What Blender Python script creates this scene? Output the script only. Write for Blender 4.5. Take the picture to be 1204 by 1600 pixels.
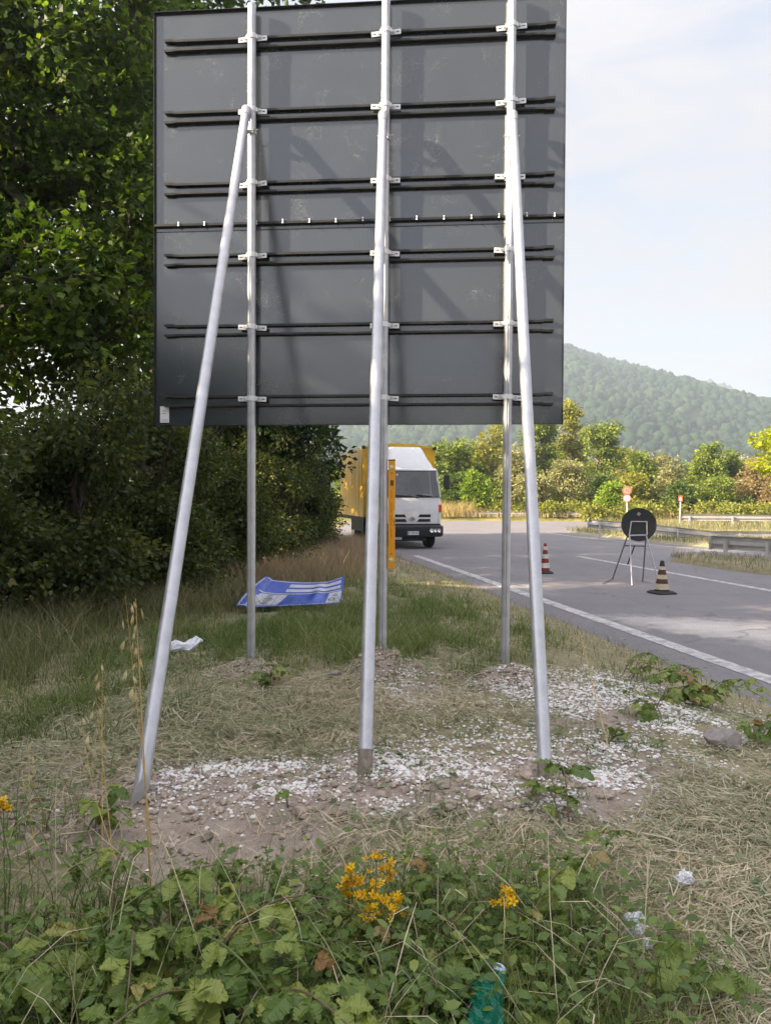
import bpy, bmesh, math, random
import numpy as np
from mathutils import Vector, Matrix
R = math.radians
rng = np.random.default_rng(7)
random.seed(7)
for o in list(bpy.data.objects):
    bpy.data.objects.remove(o)
scene = bpy.context.scene
col = scene.collection

# ------------------------------------------------------------------ camera
CAM = Vector((0.0, 0.0, 1.5))
PITCH = math.atan(22 / 1200.0)
ROLL = 0.0045
CAM_M = Matrix.Rotation(R(90) - PITCH, 3, 'X') @ Matrix.Rotation(ROLL, 3, 'Z')
cd = bpy.data.cameras.new('camera')
cd.sensor_fit = 'VERTICAL'
cd.sensor_height = 36.0
cd.sensor_width = 27.09
cd.lens = 27.0
cd.clip_start = 0.05
cd.clip_end = 6000
cam = bpy.data.objects.new('camera', cd)
col.objects.link(cam)
cam.matrix_world = Matrix.Translation(CAM) @ CAM_M.to_4x4()
scene.camera = cam

# ------------------------------------------------------------------ sky, sun, exposure
SUN_EL = R(24.5)
TO_SUN_H = Vector((-0.955, -0.296)).normalized()
to_sun = Vector((TO_SUN_H.x * math.cos(SUN_EL), TO_SUN_H.y * math.cos(SUN_EL), math.sin(SUN_EL)))
world = bpy.data.worlds.new('World')
scene.world = world
world.use_nodes = True
nt = world.node_tree
nt.nodes.clear()
wo = nt.nodes.new('ShaderNodeOutputWorld')
bg = nt.nodes.new('ShaderNodeBackground')
sky = nt.nodes.new('ShaderNodeTexSky')
sky.sky_type = 'NISHITA'
sky.sun_disc = False
sky.sun_elevation = SUN_EL
sky.sun_rotation = math.atan2(TO_SUN_H.x, TO_SUN_H.y)
sky.air_density = 1.0
sky.dust_density = 3.0
sky.ozone_density = 1.2
tc = nt.nodes.new('ShaderNodeTexCoord')
mp = nt.nodes.new('ShaderNodeMapping')
mp.inputs['Rotation'].default_value = (R(10), R(-28), R(12))
mp.inputs['Scale'].default_value = (1.0, 1.6, 4.2)
nz = nt.nodes.new('ShaderNodeTexNoise')
nz.inputs['Scale'].default_value = 4.2
nz.inputs['Detail'].default_value = 7
nz.inputs['Roughness'].default_value = 0.6
nz.inputs['Distortion'].default_value = 0.6
cr = nt.nodes.new('ShaderNodeMapRange')
cr.inputs['From Min'].default_value = 0.34
cr.inputs['From Max'].default_value = 0.62
cr.inputs['To Min'].default_value = 0.55
cr.inputs['To Max'].default_value = 1.0
mixc = nt.nodes.new('ShaderNodeMix')
mixc.data_type = 'RGBA'
bg.inputs['Strength'].default_value = 0.068
# thin cloud takes its brightness from the sky behind it, whitened
bw = nt.nodes.new('ShaderNodeRGBToBW')
cl = nt.nodes.new('ShaderNodeMix'); cl.data_type = 'RGBA'; cl.blend_type = 'MULTIPLY'; cl.inputs['Factor'].default_value = 1.0
cl.inputs['B'].default_value = (1.0, 0.965, 1.02, 1)
ma = nt.nodes.new('ShaderNodeMath'); ma.operation = 'MULTIPLY_ADD'; ma.inputs[1].default_value = 0.40; ma.inputs[2].default_value = 2.25
cmb = nt.nodes.new('ShaderNodeCombineColor')
L = nt.links.new
L(tc.outputs['Generated'], mp.inputs['Vector'])
L(mp.outputs['Vector'], nz.inputs['Vector'])
L(nz.outputs['Fac'], cr.inputs['Value'])
L(cr.outputs['Result'], mixc.inputs['Factor'])
L(sky.outputs['Color'], mixc.inputs['A'])
L(mixc.outputs['Result'], bg.inputs['Color'])
L(bg.outputs['Background'], wo.inputs['Surface'])
L(sky.outputs['Color'], bw.inputs[0]); L(bw.outputs[0], ma.inputs[0])
sz_ = nt.nodes.new('ShaderNodeSeparateXYZ'); L(tc.outputs['Generated'], sz_.inputs[0])
zp = nt.nodes.new('ShaderNodeMath'); zp.operation = 'POWER'; zp.inputs[1].default_value = 3.0
zg = nt.nodes.new('ShaderNodeMath'); zg.operation = 'MULTIPLY_ADD'; zg.inputs[1].default_value = 1.9; zg.inputs[2].default_value = 0.76
zc_ = nt.nodes.new('ShaderNodeMath'); zc_.operation = 'MAXIMUM'; zc_.inputs[1].default_value = 0.0; L(sz_.outputs['Z'], zc_.inputs[0]); L(zc_.outputs[0], zp.inputs[0]); L(zp.outputs[0], zg.inputs[0])
zm = nt.nodes.new('ShaderNodeMath'); zm.operation = 'MULTIPLY'; L(ma.outputs[0], zm.inputs[0]); L(zg.outputs[0], zm.inputs[1])
for k_ in range(3): L(zm.outputs[0], cmb.inputs[k_])
L(cmb.outputs[0], cl.inputs['A']); L(cl.outputs['Result'], mixc.inputs['B'])

sd = bpy.data.lights.new('sun', 'SUN')
sd.energy = 5.0
sd.angle = R(0.7)
sd.color = (1.0, 0.81, 0.56)
sun = bpy.data.objects.new('sun', sd)
col.objects.link(sun)
sun.rotation_euler = (-to_sun).to_track_quat('-Z', 'Y').to_euler()
sun.location = (-30, -10, 30)

scene.view_settings.view_transform = 'Standard'
scene.view_settings.look = 'None'
scene.view_settings.exposure = 2.12
scene.view_settings.gamma = 1.0
scene.view_settings.use_curve_mapping = False
scene.render.engine = 'CYCLES'
scene.cycles.use_denoising = True
scene.cycles.max_bounces = 8
scene.cycles.diffuse_bounces = 3
scene.cycles.transparent_max_bounces = 12
scene.cycles.volume_bounces = 0
scene.cycles.caustics_reflective = False
scene.cycles.caustics_refractive = False

# ------------------------------------------------------------------ survey helpers: a sight line met with a plane
def ray(px, py):
    v = CAM_M @ Vector(((px - 602.0) / 1200.0, -(py - 800.0) / 1200.0, -1.0))
    return v
def at(px, py, d):
    v = ray(px, py)
    return CAM + v * (d / v.y)
def onz(px, py, z=0.0):
    v = ray(px, py)
    return CAM + v * ((z - CAM.z) / v.z)

# ------------------------------------------------------------------ noise
def _hash(ix, iy, seed):
    n = (ix.astype(np.int64) * 374761393 + iy.astype(np.int64) * 668265263 + seed * 974711) & 0x7fffffff
    n = ((n ^ (n >> 13)) * 1274126177) & 0x7fffffff
    n = n ^ (n >> 16)
    return (n & 0xffff) / 65535.0
def vnoise(x, y, seed=0):
    x = np.asarray(x, float); y = np.asarray(y, float)
    ix = np.floor(x); iy = np.floor(y)
    fx = x - ix; fy = y - iy
    fx = fx * fx * (3 - 2 * fx); fy = fy * fy * (3 - 2 * fy)
    ix = ix.astype(np.int64); iy = iy.astype(np.int64)
    a = _hash(ix, iy, seed); b = _hash(ix + 1, iy, seed)
    c = _hash(ix, iy + 1, seed); d = _hash(ix + 1, iy + 1, seed)
    return (a * (1 - fx) + b * fx) * (1 - fy) + (c * (1 - fx) + d * fx) * fy
def fbm(x, y, seed=0, octv=4):
    s = 0; a = 0.5; t = 0
    for k in range(octv):
        s = s + a * vnoise(np.asarray(x) * 2 ** k, np.asarray(y) * 2 ** k, seed + k * 17)
        t += a; a *= 0.5
    return s / t
def sst(a, b, x):
    t = np.clip((x - a) / (b - a), 0, 1)
    return t * t * (3 - 2 * t)

# ------------------------------------------------------------------ object helpers
def link(o, parent=None):
    col.objects.link(o)
    if parent is not None:
        o.parent = parent
    return o
def tag(o, label=None, cat=None, group=None, kind=None):
    if label: o['label'] = label
    if cat: o['category'] = cat
    if group: o['group'] = group
    if kind: o['kind'] = kind
    return o
def empty(name, loc=(0, 0, 0), rz=0.0, label=None, cat=None, group=None):
    o = bpy.data.objects.new(name, None)
    o.empty_display_size = 0.1
    o.location = loc
    o.rotation_euler = (0, 0, rz)
    link(o)
    return tag(o, label, cat, group)
def mesh_np(name, V, F, mat=None, smooth=False, attrs=None):
    V = np.ascontiguousarray(V, dtype=np.float32)
    me = bpy.data.meshes.new(name)
    if isinstance(F, np.ndarray):
        k = F.shape[1]; n = F.shape[0]
        loops = np.ascontiguousarray(F.reshape(-1), dtype=np.int32)
        starts = np.arange(n, dtype=np.int32) * k
    else:
        loops = np.concatenate([f.reshape(-1) for f in F]).astype(np.int32)
        cnt = np.concatenate([np.full(f.shape[0], f.shape[1], np.int32) for f in F])
        starts = np.concatenate([[0], np.cumsum(cnt)[:-1]]).astype(np.int32)
        n = len(cnt)
    me.vertices.add(len(V)); me.vertices.foreach_set('co', V.reshape(-1))
    me.loops.add(len(loops)); me.loops.foreach_set('vertex_index', loops)
    me.polygons.add(n); me.polygons.foreach_set('loop_start', starts)
    if attrs:
        for an, arr in attrs.items():
            arr = np.ascontiguousarray(arr, dtype=np.float32)
            if arr.ndim == 2:
                a = me.attributes.new(an, 'FLOAT_VECTOR', 'POINT'); a.data.foreach_set('vector', arr.reshape(-1))
            else:
                a = me.attributes.new(an, 'FLOAT', 'POINT'); a.data.foreach_set('value', arr)
    me.update(calc_edges=True)
    me.validate()
    if mat is not None:
        me.materials.append(mat)
    me.polygons.foreach_set('use_smooth', np.full(len(me.polygons), bool(smooth)))
    return me
def obj_np(name, V, F, mat=None, parent=None, smooth=False, attrs=None):
    o = bpy.data.objects.new(name, mesh_np(name, V, F, mat, smooth, attrs))
    return link(o, parent)

class Geo:
    """collects boxes, tubes and lofts; build() links them as ONE mesh object"""
    def __init__(s):
        s.v = []; s.f = []
    def add(s, V, F):
        b = len(s.v)
        s.v += [tuple(p) for p in V]
        s.f += [tuple(i + b for i in f) for f in F]
        return s
    def box(s, c, d, rz=0.0, m=None):
        hx, hy, hz = d[0] / 2, d[1] / 2, d[2] / 2
        V = [Vector((x, y, z)) for z in (-hz, hz) for x, y in ((-hx, -hy), (hx, -hy), (hx, hy), (-hx, hy))]
        M = m if m is not None else Matrix.Rotation(rz, 3, 'Z')
        V = [M @ v + Vector(c) for v in V]
        return s.add(V, [(3, 2, 1, 0), (4, 5, 6, 7), (0, 1, 5, 4), (1, 2, 6, 5), (2, 3, 7, 6), (3, 0, 4, 7)])
    def span(s, a, b):
        return s.box([(a[i] + b[i]) / 2 for i in range(3)], [abs(b[i] - a[i]) for i in range(3)])
    def loft(s, rings, cap=True, closed=True):
        b = len(s.v); n = len(rings[0])
        for r_ in rings: s.v += [tuple(p) for p in r_]
        for k in range(len(rings) - 1):
            for i in range(n if closed else n - 1):
                j = (i + 1) % n
                s.f.append((b + k * n + i, b + k * n + j, b + (k + 1) * n + j, b + (k + 1) * n + i))
        if cap and closed:
            s.f.append(tuple(b + i for i in range(n))[::-1])
            s.f.append(tuple(b + (len(rings) - 1) * n + i for i in range(n)))
        return s
    def tube(s, path, rad, n=10, cap=True, section=None):
        path = [Vector(p) for p in path]
        if not hasattr(rad, '__len__'): rad = [rad] * len(path)
        rings = []; up = None
        for i, p in enumerate(path):
            t = (path[min(i + 1, len(path) - 1)] - path[max(i - 1, 0)]).normalized()
            if up is None:
                up = Vector((0, 1, 0)) if abs(t.y) < 0.9 else Vector((1, 0, 0))
            x = up.cross(t).normalized(); y = t.cross(x); up = y
            if section:
                rings.append([p + (x * a + y * b_) for a, b_ in section])
            else:
                rings.append([p + (x * math.cos(a) + y * math.sin(a)) * rad[i] for a in [2 * math.pi * k / n for k in range(n)]])
        return s.loft(rings, cap)
    def lathe(s, prof, c=(0, 0, 0), n=20, axis='Z', cap=True):
        rings = []
        for r_, h in prof:
            ring = []
            for k in range(n):
                a = 2 * math.pi * k / n
                p = (r_ * math.cos(a), r_ * math.sin(a), h)
                if axis == 'Y': p = (p[0], p[2], -p[1])
                if axis == 'X': p = (p[2], p[1], -p[0])
                ring.append((p[0] + c[0], p[1] + c[1], p[2] + c[2]))
            rings.append(ring)
        return s.loft(rings, cap)
    def mesh(s, name, mat=None, smooth=False, bevel=0.0, org=(0, 0, 0), seg=2):
        bm = bmesh.new()
        vs = [bm.verts.new((p[0] - org[0], p[1] - org[1], p[2] - org[2])) for p in s.v]
        for f in s.f:
            try: bm.faces.new([vs[i] for i in f])
            except ValueError: pass
        bmesh.ops.recalc_face_normals(bm, faces=bm.faces)
        if bevel > 0:
            es = [e for e in bm.edges if len(e.link_faces) == 2 and e.calc_face_angle(0) > 0.5]
            bmesh.ops.bevel(bm, geom=es, offset=bevel, segments=seg, affect='EDGES', profile=0.6)
        for f in bm.faces: f.smooth = smooth
        if smooth:
            for e in bm.edges:
                if len(e.link_faces) == 2 and e.calc_face_angle(0) > 0.7: e.smooth = False
        me = bpy.data.meshes.new(name)
        bm.to_mesh(me); bm.free()
        if mat: me.materials.append(mat)
        return me
    def build(s, name, mat=None, parent=None, smooth=False, bevel=0.0, org=(0, 0, 0), seg=2):
        o = bpy.data.objects.new(name, s.mesh(name, mat, smooth, bevel, org, seg))
        return link(o, parent)
def inst(name, me, parent=None, loc=(0, 0, 0), rot=None, scale=None):
    o = bpy.data.objects.new(name, me)
    o.location = loc
    if rot is not None: o.rotation_euler = rot
    if scale is not None: o.scale = (scale,) * 3 if not hasattr(scale, '__len__') else scale
    return link(o, parent)
def text_mesh(txt, size, mat, name='lettering'):
    cu = bpy.data.curves.new('t', 'FONT')
    cu.body = txt; cu.size = size; cu.align_x = 'CENTER'; cu.align_y = 'CENTER'; cu.extrude = 0.0005
    to = bpy.data.objects.new('t', cu); col.objects.link(to)
    dg = bpy.context.evaluated_depsgraph_get()
    me = bpy.data.meshes.new_from_object(to.evaluated_get(dg))
    bpy.data.objects.remove(to)
    me.name = name
    me.materials.clear(); me.materials.append(mat)
    return me

# ------------------------------------------------------------------ materials
class N:
    def __init__(s, name):
        s.m = bpy.data.materials.new(name); s.m.use_nodes = True
        s.t = s.m.node_tree; s.p = s.t.nodes['Principled BSDF']; s.out = s.t.nodes['Material Output']
    def n(s, typ, **kw):
        q = s.t.nodes.new(typ)
        for k, v in kw.items():
            if k.startswith('_'): setattr(q, k[1:], v)
            else: q.inputs[k.replace('__', ' ')].default_value = v
        return q
    def l(s, a, b): s.t.links.new(a, b)
    def noise(s, scale, detail=4, rough=0.55, vec=None, dist=0.0):
        q = s.n('ShaderNodeTexNoise', Scale=scale, Detail=detail, Roughness=rough, Distortion=dist)
        if vec is None:
            if not hasattr(s, 'oc'): s.oc = s.n('ShaderNodeTexCoord').outputs['Object']
            vec = s.oc
        s.l(vec, q.inputs['Vector'])
        return q.outputs['Fac']
    def rngmap(s, v, a, b, c=0.0, d=1.0):
        q = s.n('ShaderNodeMapRange', From__Min=a, From__Max=b, To__Min=c, To__Max=d)
        s.l(v, q.inputs['Value']); return q.outputs['Result']
    def mix(s, f, a, b, mode='MIX'):
        q = s.t.nodes.new('ShaderNodeMix'); q.data_type = 'RGBA'; q.blend_type = mode
        for key, v in (('Factor', f), ('A', a), ('B', b)):
            if isinstance(v, (tuple, list)): q.inputs[key].default_value = (*v[:3], 1)
            elif isinstance(v, (int, float)): q.inputs[key].default_value = v
            else: s.l(v, q.inputs[key])
        return q.outputs['Result']
    def ramp(s, v, stops):
        q = s.t.nodes.new('ShaderNodeValToRGB')
        el = q.color_ramp.elements
        while len(el) > 1: el.remove(el[-1])
        el[0].position = stops[0][0]; el[0].color = (*stops[0][1], 1)
        for p, c in stops[1:]:
            e = el.new(p); e.color = (*c, 1)
        s.l(v, q.inputs['Fac']); return q.outputs['Color']
    def attr(s, name):
        q = s.t.nodes.new('ShaderNodeAttribute'); q.attribute_name = name
        return q
    def bump(s, v, strength=0.3, dist=0.01):
        q = s.n('ShaderNodeBump', Strength=strength, Distance=dist)
        s.l(v, q.inputs['Height']); s.l(q.outputs['Normal'], s.p.inputs['Normal'])
    def base(s, c):
        if isinstance(c, (tuple, list)): s.p.inputs['Base Color'].default_value = (*c[:3], 1)
        else: s.l(c, s.p.inputs['Base Color'])
        return s
    def rough(s, v):
        if isinstance(v, (int, float)): s.p.inputs['Roughness'].default_value = v
        else: s.l(v, s.p.inputs['Roughness'])
        return s
def simple(name, c, rough=0.5, metal=0.0, var=0.15, scale=8.0, spec=0.5):
    q = N(name)
    f = q.noise(scale, 5)
    q.base(q.mix(q.rngmap(f, 0.3, 0.7), tuple(x * (1 - var) for x in c), tuple(min(1, x * (1 + var)) for x in c)))
    q.rough(q.rngmap(f, 0.3, 0.7, max(0, rough - 0.08), min(1, rough + 0.08)))
    q.p.inputs['Metallic'].default_value = metal
    q.p.inputs['Specular IOR Level'].default_value = spec
    return q.m
def leafmat(name, stops, trans=0.35, rough=0.45, tcol=(1.0, 1.15, 0.45), attr='rnd', objrnd=False, spec=0.35, vein=False):
    q = N(name)
    if objrnd:
        f = q.n('ShaderNodeObjectInfo').outputs['Random']
    else:
        f = q.attr(attr).outputs['Fac']
    c = q.ramp(f, stops)
    if vein:
        a = q.attr('lv')
        sep = q.n('ShaderNodeSeparateXYZ'); q.l(a.outputs['Vector'], sep.inputs[0])
        ab = q.n('ShaderNodeMath', _operation='ABSOLUTE'); q.l(sep.outputs['Y'], ab.inputs[0])
        mul = q.n('ShaderNodeMath', _operation='MULTIPLY_ADD'); q.l(ab.outputs[0], mul.inputs[0])
        mul.inputs[1].default_value = -0.9; q.l(sep.outputs['X'], mul.inputs[2])
        sc_ = q.n('ShaderNodeMath', _operation='MULTIPLY'); q.l(mul.outputs[0], sc_.inputs[0]); sc_.inputs[1].default_value = 44.0
        sn = q.n('ShaderNodeMath', _operation='SINE'); q.l(sc_.outputs[0], sn.inputs[0])
        v1 = q.rngmap(sn.outputs[0], 0.55, 1.0)
        v2 = q.rngmap(ab.outputs[0], 0.03, 0.0)
        mx = q.n('ShaderNodeMath', _operation='MAXIMUM'); q.l(v1, mx.inputs[0]); q.l(v2, mx.inputs[1])
        sc2 = q.n('ShaderNodeMath', _operation='MULTIPLY'); q.l(mx.outputs[0], sc2.inputs[0]); sc2.inputs[1].default_value = 0.35
        c = q.mix(sc2.outputs[0], c, (0.22, 0.30, 0.09))
        q.bump(mx.outputs[0], -0.5, 0.002)
        blotch = q.noise(35, 3)
        c = q.mix(q.rngmap(blotch, 0.52, 0.70, 0, 0.5), c, (0.24, 0.25, 0.06))
        spot = q.noise(120, 3)
        c = q.mix(q.rngmap(spot, 0.66, 0.74, 0, 0.7), c, (0.20, 0.11, 0.04))
    q.base(c).rough(rough)
    q.p.inputs['Specular IOR Level'].default_value = spec
    tr = q.n('ShaderNodeBsdfTranslucent')
    q.l(q.mix(1.0, c, tcol, 'MULTIPLY'), tr.inputs['Color'])
    ms = q.n('ShaderNodeMixShader', Fac=trans)
    q.l(q.p.outputs[0], ms.inputs[1]); q.l(tr.outputs[0], ms.inputs[2]); q.l(ms.outputs[0], q.out.inputs['Surface'])
    return q.m

M = {}
# galvanised steel
q = N('galvanised_steel')
f1 = q.noise(14, 6); f2 = q.noise(90, 3)
c = q.mix(q.rngmap(f1, 0.3, 0.7), (0.46, 0.47, 0.505), (0.60, 0.61, 0.65))
c = q.mix(q.rngmap(f2, 0.6, 0.75, 0, 0.4), c, (0.31, 0.31, 0.325))
q.base(c).rough(q.rngmap(f1, 0.3, 0.7, 0.32, 0.48)); q.p.inputs['Metallic'].default_value = 0.55
M['galv'] = q.m
M['zinc'] = simple('bright_zinc', (0.80, 0.81, 0.84), 0.4, 0.25, 0.06, 30)
q = N('weathered_rail_steel')
f1 = q.noise(3, 6); f2 = q.noise(25, 4)
c = q.mix(q.rngmap(f1, 0.3, 0.7), (0.50, 0.49, 0.49), (0.66, 0.65, 0.64))
c = q.mix(q.rngmap(f2, 0.58, 0.75, 0, 0.5), c, (0.34, 0.29, 0.25))
q.base(c).rough(0.5); q.p.inputs['Metallic'].default_value = 0.5
M['rail'] = q.m
# dark painted sign back with dust
q = N('dark_sign_back')
f1 = q.noise(2.2, 3); f2 = q.noise(3.4, 6, 0.7, dist=1.5); f3 = q.noise(60, 3)
c = q.mix(q.rngmap(f1, 0.3, 0.7), (0.030, 0.038, 0.048), (0.037, 0.045, 0.056))
dm = q.n('ShaderNodeMath', _operation='MULTIPLY'); q.l(q.rngmap(f2, 0.56, 0.68), dm.inputs[0]); q.l(q.rngmap(f3, 0.45, 0.62), dm.inputs[1])
c = q.mix(q.n('ShaderNodeMath', _operation='MULTIPLY').outputs[0], c, (0.3, 0.29, 0.26)) if False else c
dd = q.n('ShaderNodeMath', _operation='MULTIPLY'); q.l(dm.outputs[0], dd.inputs[0]); dd.inputs[1].default_value = 0.3
c = q.mix(dd.outputs[0], c, (0.30, 0.29, 0.26))
q.base(c).rough(q.rngmap(f1, 0.3, 0.7, 0.13, 0.18))
q.p.inputs['IOR'].default_value = 2.15
M['signback'] = q.m
M['blackpaint'] = simple('black_painted_channel', (0.018, 0.019, 0.021), 0.45, 0.0, 0.2, 20)
M['paper'] = simple('white_paper', (0.78, 0.78, 0.80), 0.7, 0, 0.04)
M['ink'] = simple('grey_ink', (0.12, 0.12, 0.13), 0.7, 0, 0.1)
M['drymud'] = simple('dried_mud', (0.23, 0.20, 0.165), 0.95, 0, 0.35, 40, 0.1)
M['cement'] = simple('grey_cement', (0.27, 0.255, 0.24), 0.95, 0, 0.3, 30, 0.1)
M['orange'] = simple('orange_level_paint', (0.82, 0.34, 0.012), 0.35, 0, 0.05)
M['vial'] = simple('pale_green_vial', (0.62, 0.72, 0.36), 0.1, 0, 0.05)
M['darkmark'] = simple('dark_brown_print', (0.045, 0.016, 0.006), 0.5, 0, 0.1)
M['white_paint'] = simple('white_vehicle_paint', (0.80, 0.80, 0.82), 0.25, 0, 0.04, 3)
M['tarp'] = simple('yellow_tarpaulin', (0.68, 0.40, 0.012), 0.4, 0, 0.15, 3)
M['plastic'] = simple('dark_bumper_plastic', (0.028, 0.029, 0.033), 0.5, 0, 0.15, 10)
M['black'] = simple('black_underbody', (0.010, 0.010, 0.011), 0.7, 0, 0.2)
M['tyre'] = simple('tyre_rubber', (0.016, 0.016, 0.017), 0.85, 0, 0.25, 20)
M['seat'] = simple('grey_seat_fabric', (0.05, 0.053, 0.065), 0.9, 0, 0.2)
M['amber'] = simple('orange_indicator_lens', (0.62, 0.075, 0.012), 0.2, 0, 0.1)
M['lamp'] = simple('headlamp_reflector', (0.85, 0.86, 0.88), 0.12, 0.9, 0.05)
M['plate'] = simple('white_number_plate', (0.66, 0.69, 0.75), 0.4, 0, 0.03)
M['plateblue'] = simple('blue_plate_band', (0.03, 0.08, 0.35), 0.4, 0, 0.03)
M['red'] = simple('red_paint', (0.55, 0.035, 0.022), 0.5, 0, 0.2, 20)
M['pinkred'] = simple('faded_red_sign_face', (0.62, 0.17, 0.12), 0.5, 0, 0.1, 20)
M['white_sign'] = simple('white_sign_face', (0.74, 0.72, 0.68), 0.4, 0, 0.06, 20)
M['coneRed'] = simple('dirty_red_cone_band', (0.24, 0.035, 0.025), 0.7, 0, 0.35, 25)
M['coneBrown'] = simple('dirty_brown_cone_band', (0.115, 0.042, 0.026), 0.75, 0, 0.4, 30)
M['coneWhite'] = simple('reflective_white_cone_band', (0.66, 0.64, 0.62), 0.6, 0, 0.15, 30)
M['coneCream'] = simple('dirty_cream_cone_band', (0.56, 0.49, 0.36), 0.7, 0, 0.25, 35)
M['rubber'] = simple('black_rubber_base', (0.028, 0.026, 0.025), 0.8, 0, 0.3, 25)
M['signblack'] = simple('black_disc_back', (0.012, 0.013, 0.014), 0.55, 0, 0.3, 25)
M['blue'] = simple('blue_sign_sheeting', (0.045, 0.095, 0.46), 0.4, 0, 0.3, 7)
M['bluewhite'] = simple('white_sign_sheeting', (0.52, 0.53, 0.60), 0.4, 0, 0.12, 12)
M['tissue'] = simple('white_tissue', (0.80, 0.80, 0.84), 0.9, 0, 0.06)
M['bottlewhite'] = simple('white_plastic', (0.72, 0.74, 0.80), 0.35, 0, 0.12, 40)
M['capblue'] = simple('pale_blue_cap', (0.50, 0.62, 0.85), 0.35, 0, 0.05)
M['greystone'] = simple('grey_stone', (0.30, 0.27, 0.26), 0.9, 0, 0.25, 25, 0.2)
M['yellowstone'] = simple('pale_yellow_stone', (0.60, 0.52, 0.38), 0.9, 0, 0.15, 25, 0.2)
q = N('windscreen_glass')
gl = q.n('ShaderNodeBsdfGlossy', Roughness=0.02); tr = q.n('ShaderNodeBsdfTransparent'); tr.inputs['Color'].default_value = (0.62, 0.66, 0.70, 1)
fr = q.n('ShaderNodeFresnel', IOR=1.6); ad = q.n('ShaderNodeMath', _operation='ADD'); q.l(fr.outputs[0], ad.inputs[0]); ad.inputs[1].default_value = 0.10
ms = q.n('ShaderNodeMixShader'); q.l(ad.outputs[0], ms.inputs[0]); q.l(tr.outputs[0], ms.inputs[1]); q.l(gl.outputs[0], ms.inputs[2]); q.l(ms.outputs[0], q.out.inputs['Surface'])
M['glass'] = q.m
q = N('green_bottle_plastic')
q.base((0.02, 0.30, 0.21)).rough(0.12)
gl = q.n('ShaderNodeBsdfTransparent'); gl.inputs['Color'].default_value = (0.18, 0.80, 0.60, 1)
ms = q.n('ShaderNodeMixShader', Fac=0.5); q.l(q.p.outputs[0], ms.inputs[1]); q.l(gl.outputs[0], ms.inputs[2]); q.l(ms.outputs[0], q.out.inputs['Surface'])
M['greenbottle'] = q.m
# bark
q = N('bark')
f = q.noise(9, 6, 0.65)
q.base(q.mix(q.rngmap(f, 0.3, 0.7), (0.035, 0.028, 0.022), (0.10, 0.085, 0.068))).rough(0.95); q.bump(f, 0.8, 0.03)
M['bark'] = q.m
M['palebark'] = simple('pale_bark', (0.22, 0.18, 0.13), 0.95, 0, 0.3, 12, 0.1)
# leaves
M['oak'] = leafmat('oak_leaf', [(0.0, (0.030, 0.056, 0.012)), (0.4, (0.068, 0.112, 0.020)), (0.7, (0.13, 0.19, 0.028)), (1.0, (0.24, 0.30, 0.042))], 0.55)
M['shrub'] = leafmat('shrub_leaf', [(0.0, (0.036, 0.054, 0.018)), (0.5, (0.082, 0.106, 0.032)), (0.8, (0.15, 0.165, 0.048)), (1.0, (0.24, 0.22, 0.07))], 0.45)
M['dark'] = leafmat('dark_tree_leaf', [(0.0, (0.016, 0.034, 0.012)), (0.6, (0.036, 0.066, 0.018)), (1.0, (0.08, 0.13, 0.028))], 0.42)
def far_leaf(n, a, b, t=0.36): return leafmat(n, [(0.0, tuple(x * 1.2 for x in a)), (0.5, tuple(x * 1.9 for x in a)), (1.0, tuple(x * 1.8 for x in b))], t, 0.6, (1.0, 1.0, 0.5), spec=0.15)
M['f_green'] = far_leaf('mid_green_leaf', (0.10, 0.135, 0.025), (0.19, 0.22, 0.045))
M['f_yellow'] = far_leaf('yellow_green_leaf', (0.16, 0.165, 0.03), (0.25, 0.235, 0.05))
M['f_under'] = far_leaf('undergrowth_leaf', (0.13, 0.145, 0.03), (0.22, 0.215, 0.05))
M['f_olive'] = far_leaf('silver_olive_leaf', (0.165, 0.165, 0.075), (0.25, 0.24, 0.125))
M['f_dark'] = far_leaf('deep_green_leaf', (0.055, 0.088, 0.022), (0.11, 0.14, 0.032))
M['f_bright'] = far_leaf('bright_green_leaf', (0.12, 0.18, 0.022), (0.20, 0.25, 0.04))
M['f_brown'] = far_leaf('brown_dried_leaf', (0.175, 0.135, 0.065), (0.23, 0.185, 0.09))
M['f_robinia'] = far_leaf('lime_leaf', (0.19, 0.22, 0.015), (0.28, 0.29, 0.03), 0.4)
M['forest'] = leafmat('forest_crowns', [(0.0, (0.014, 0.030, 0.016)), (0.6, (0.027, 0.048, 0.022)), (1.0, (0.060, 0.078, 0.032))], 0.0, 0.9, spec=0.05)
M['bramble'] = leafmat('bramble_leaf', [(0.0, (0.09, 0.155, 0.036)), (0.4, (0.165, 0.235, 0.052)), (0.7, (0.25, 0.32, 0.075)), (0.9, (0.34, 0.38, 0.09)), (0.96, (0.40, 0.30, 0.12)), (1.0, (0.32, 0.16, 0.07))], 0.3, 0.32, objrnd=True, vein=True)
M['cover'] = leafmat('ground_cover_leaf', [(0.0, (0.075, 0.13, 0.034)), (0.6, (0.15, 0.225, 0.052)), (1.0, (0.30, 0.34, 0.09))], 0.28)
M['cutleaf'] = leafmat('cut_wilted_leaf', [(0.0, (0.07, 0.10, 0.035)), (0.5, (0.15, 0.19, 0.08)), (0.8, (0.30, 0.31, 0.20)), (1.0, (0.40, 0.32, 0.18))], 0.2)
M['cane'] = simple('bramble_cane', (0.16, 0.11, 0.075), 0.7, 0, 0.3, 40)
M['greenstem'] = simple('green_stem', (0.12, 0.16, 0.05), 0.7, 0, 0.25, 40)
M['grass'] = leafmat('green_grass_blade', [(0.0, (0.075, 0.125, 0.032)), (0.5, (0.135, 0.200, 0.050)), (0.85, (0.24, 0.28, 0.09)), (1.0, (0.42, 0.37, 0.18))], 0.3, 0.5, (1, 1.1, 0.5))
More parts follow.
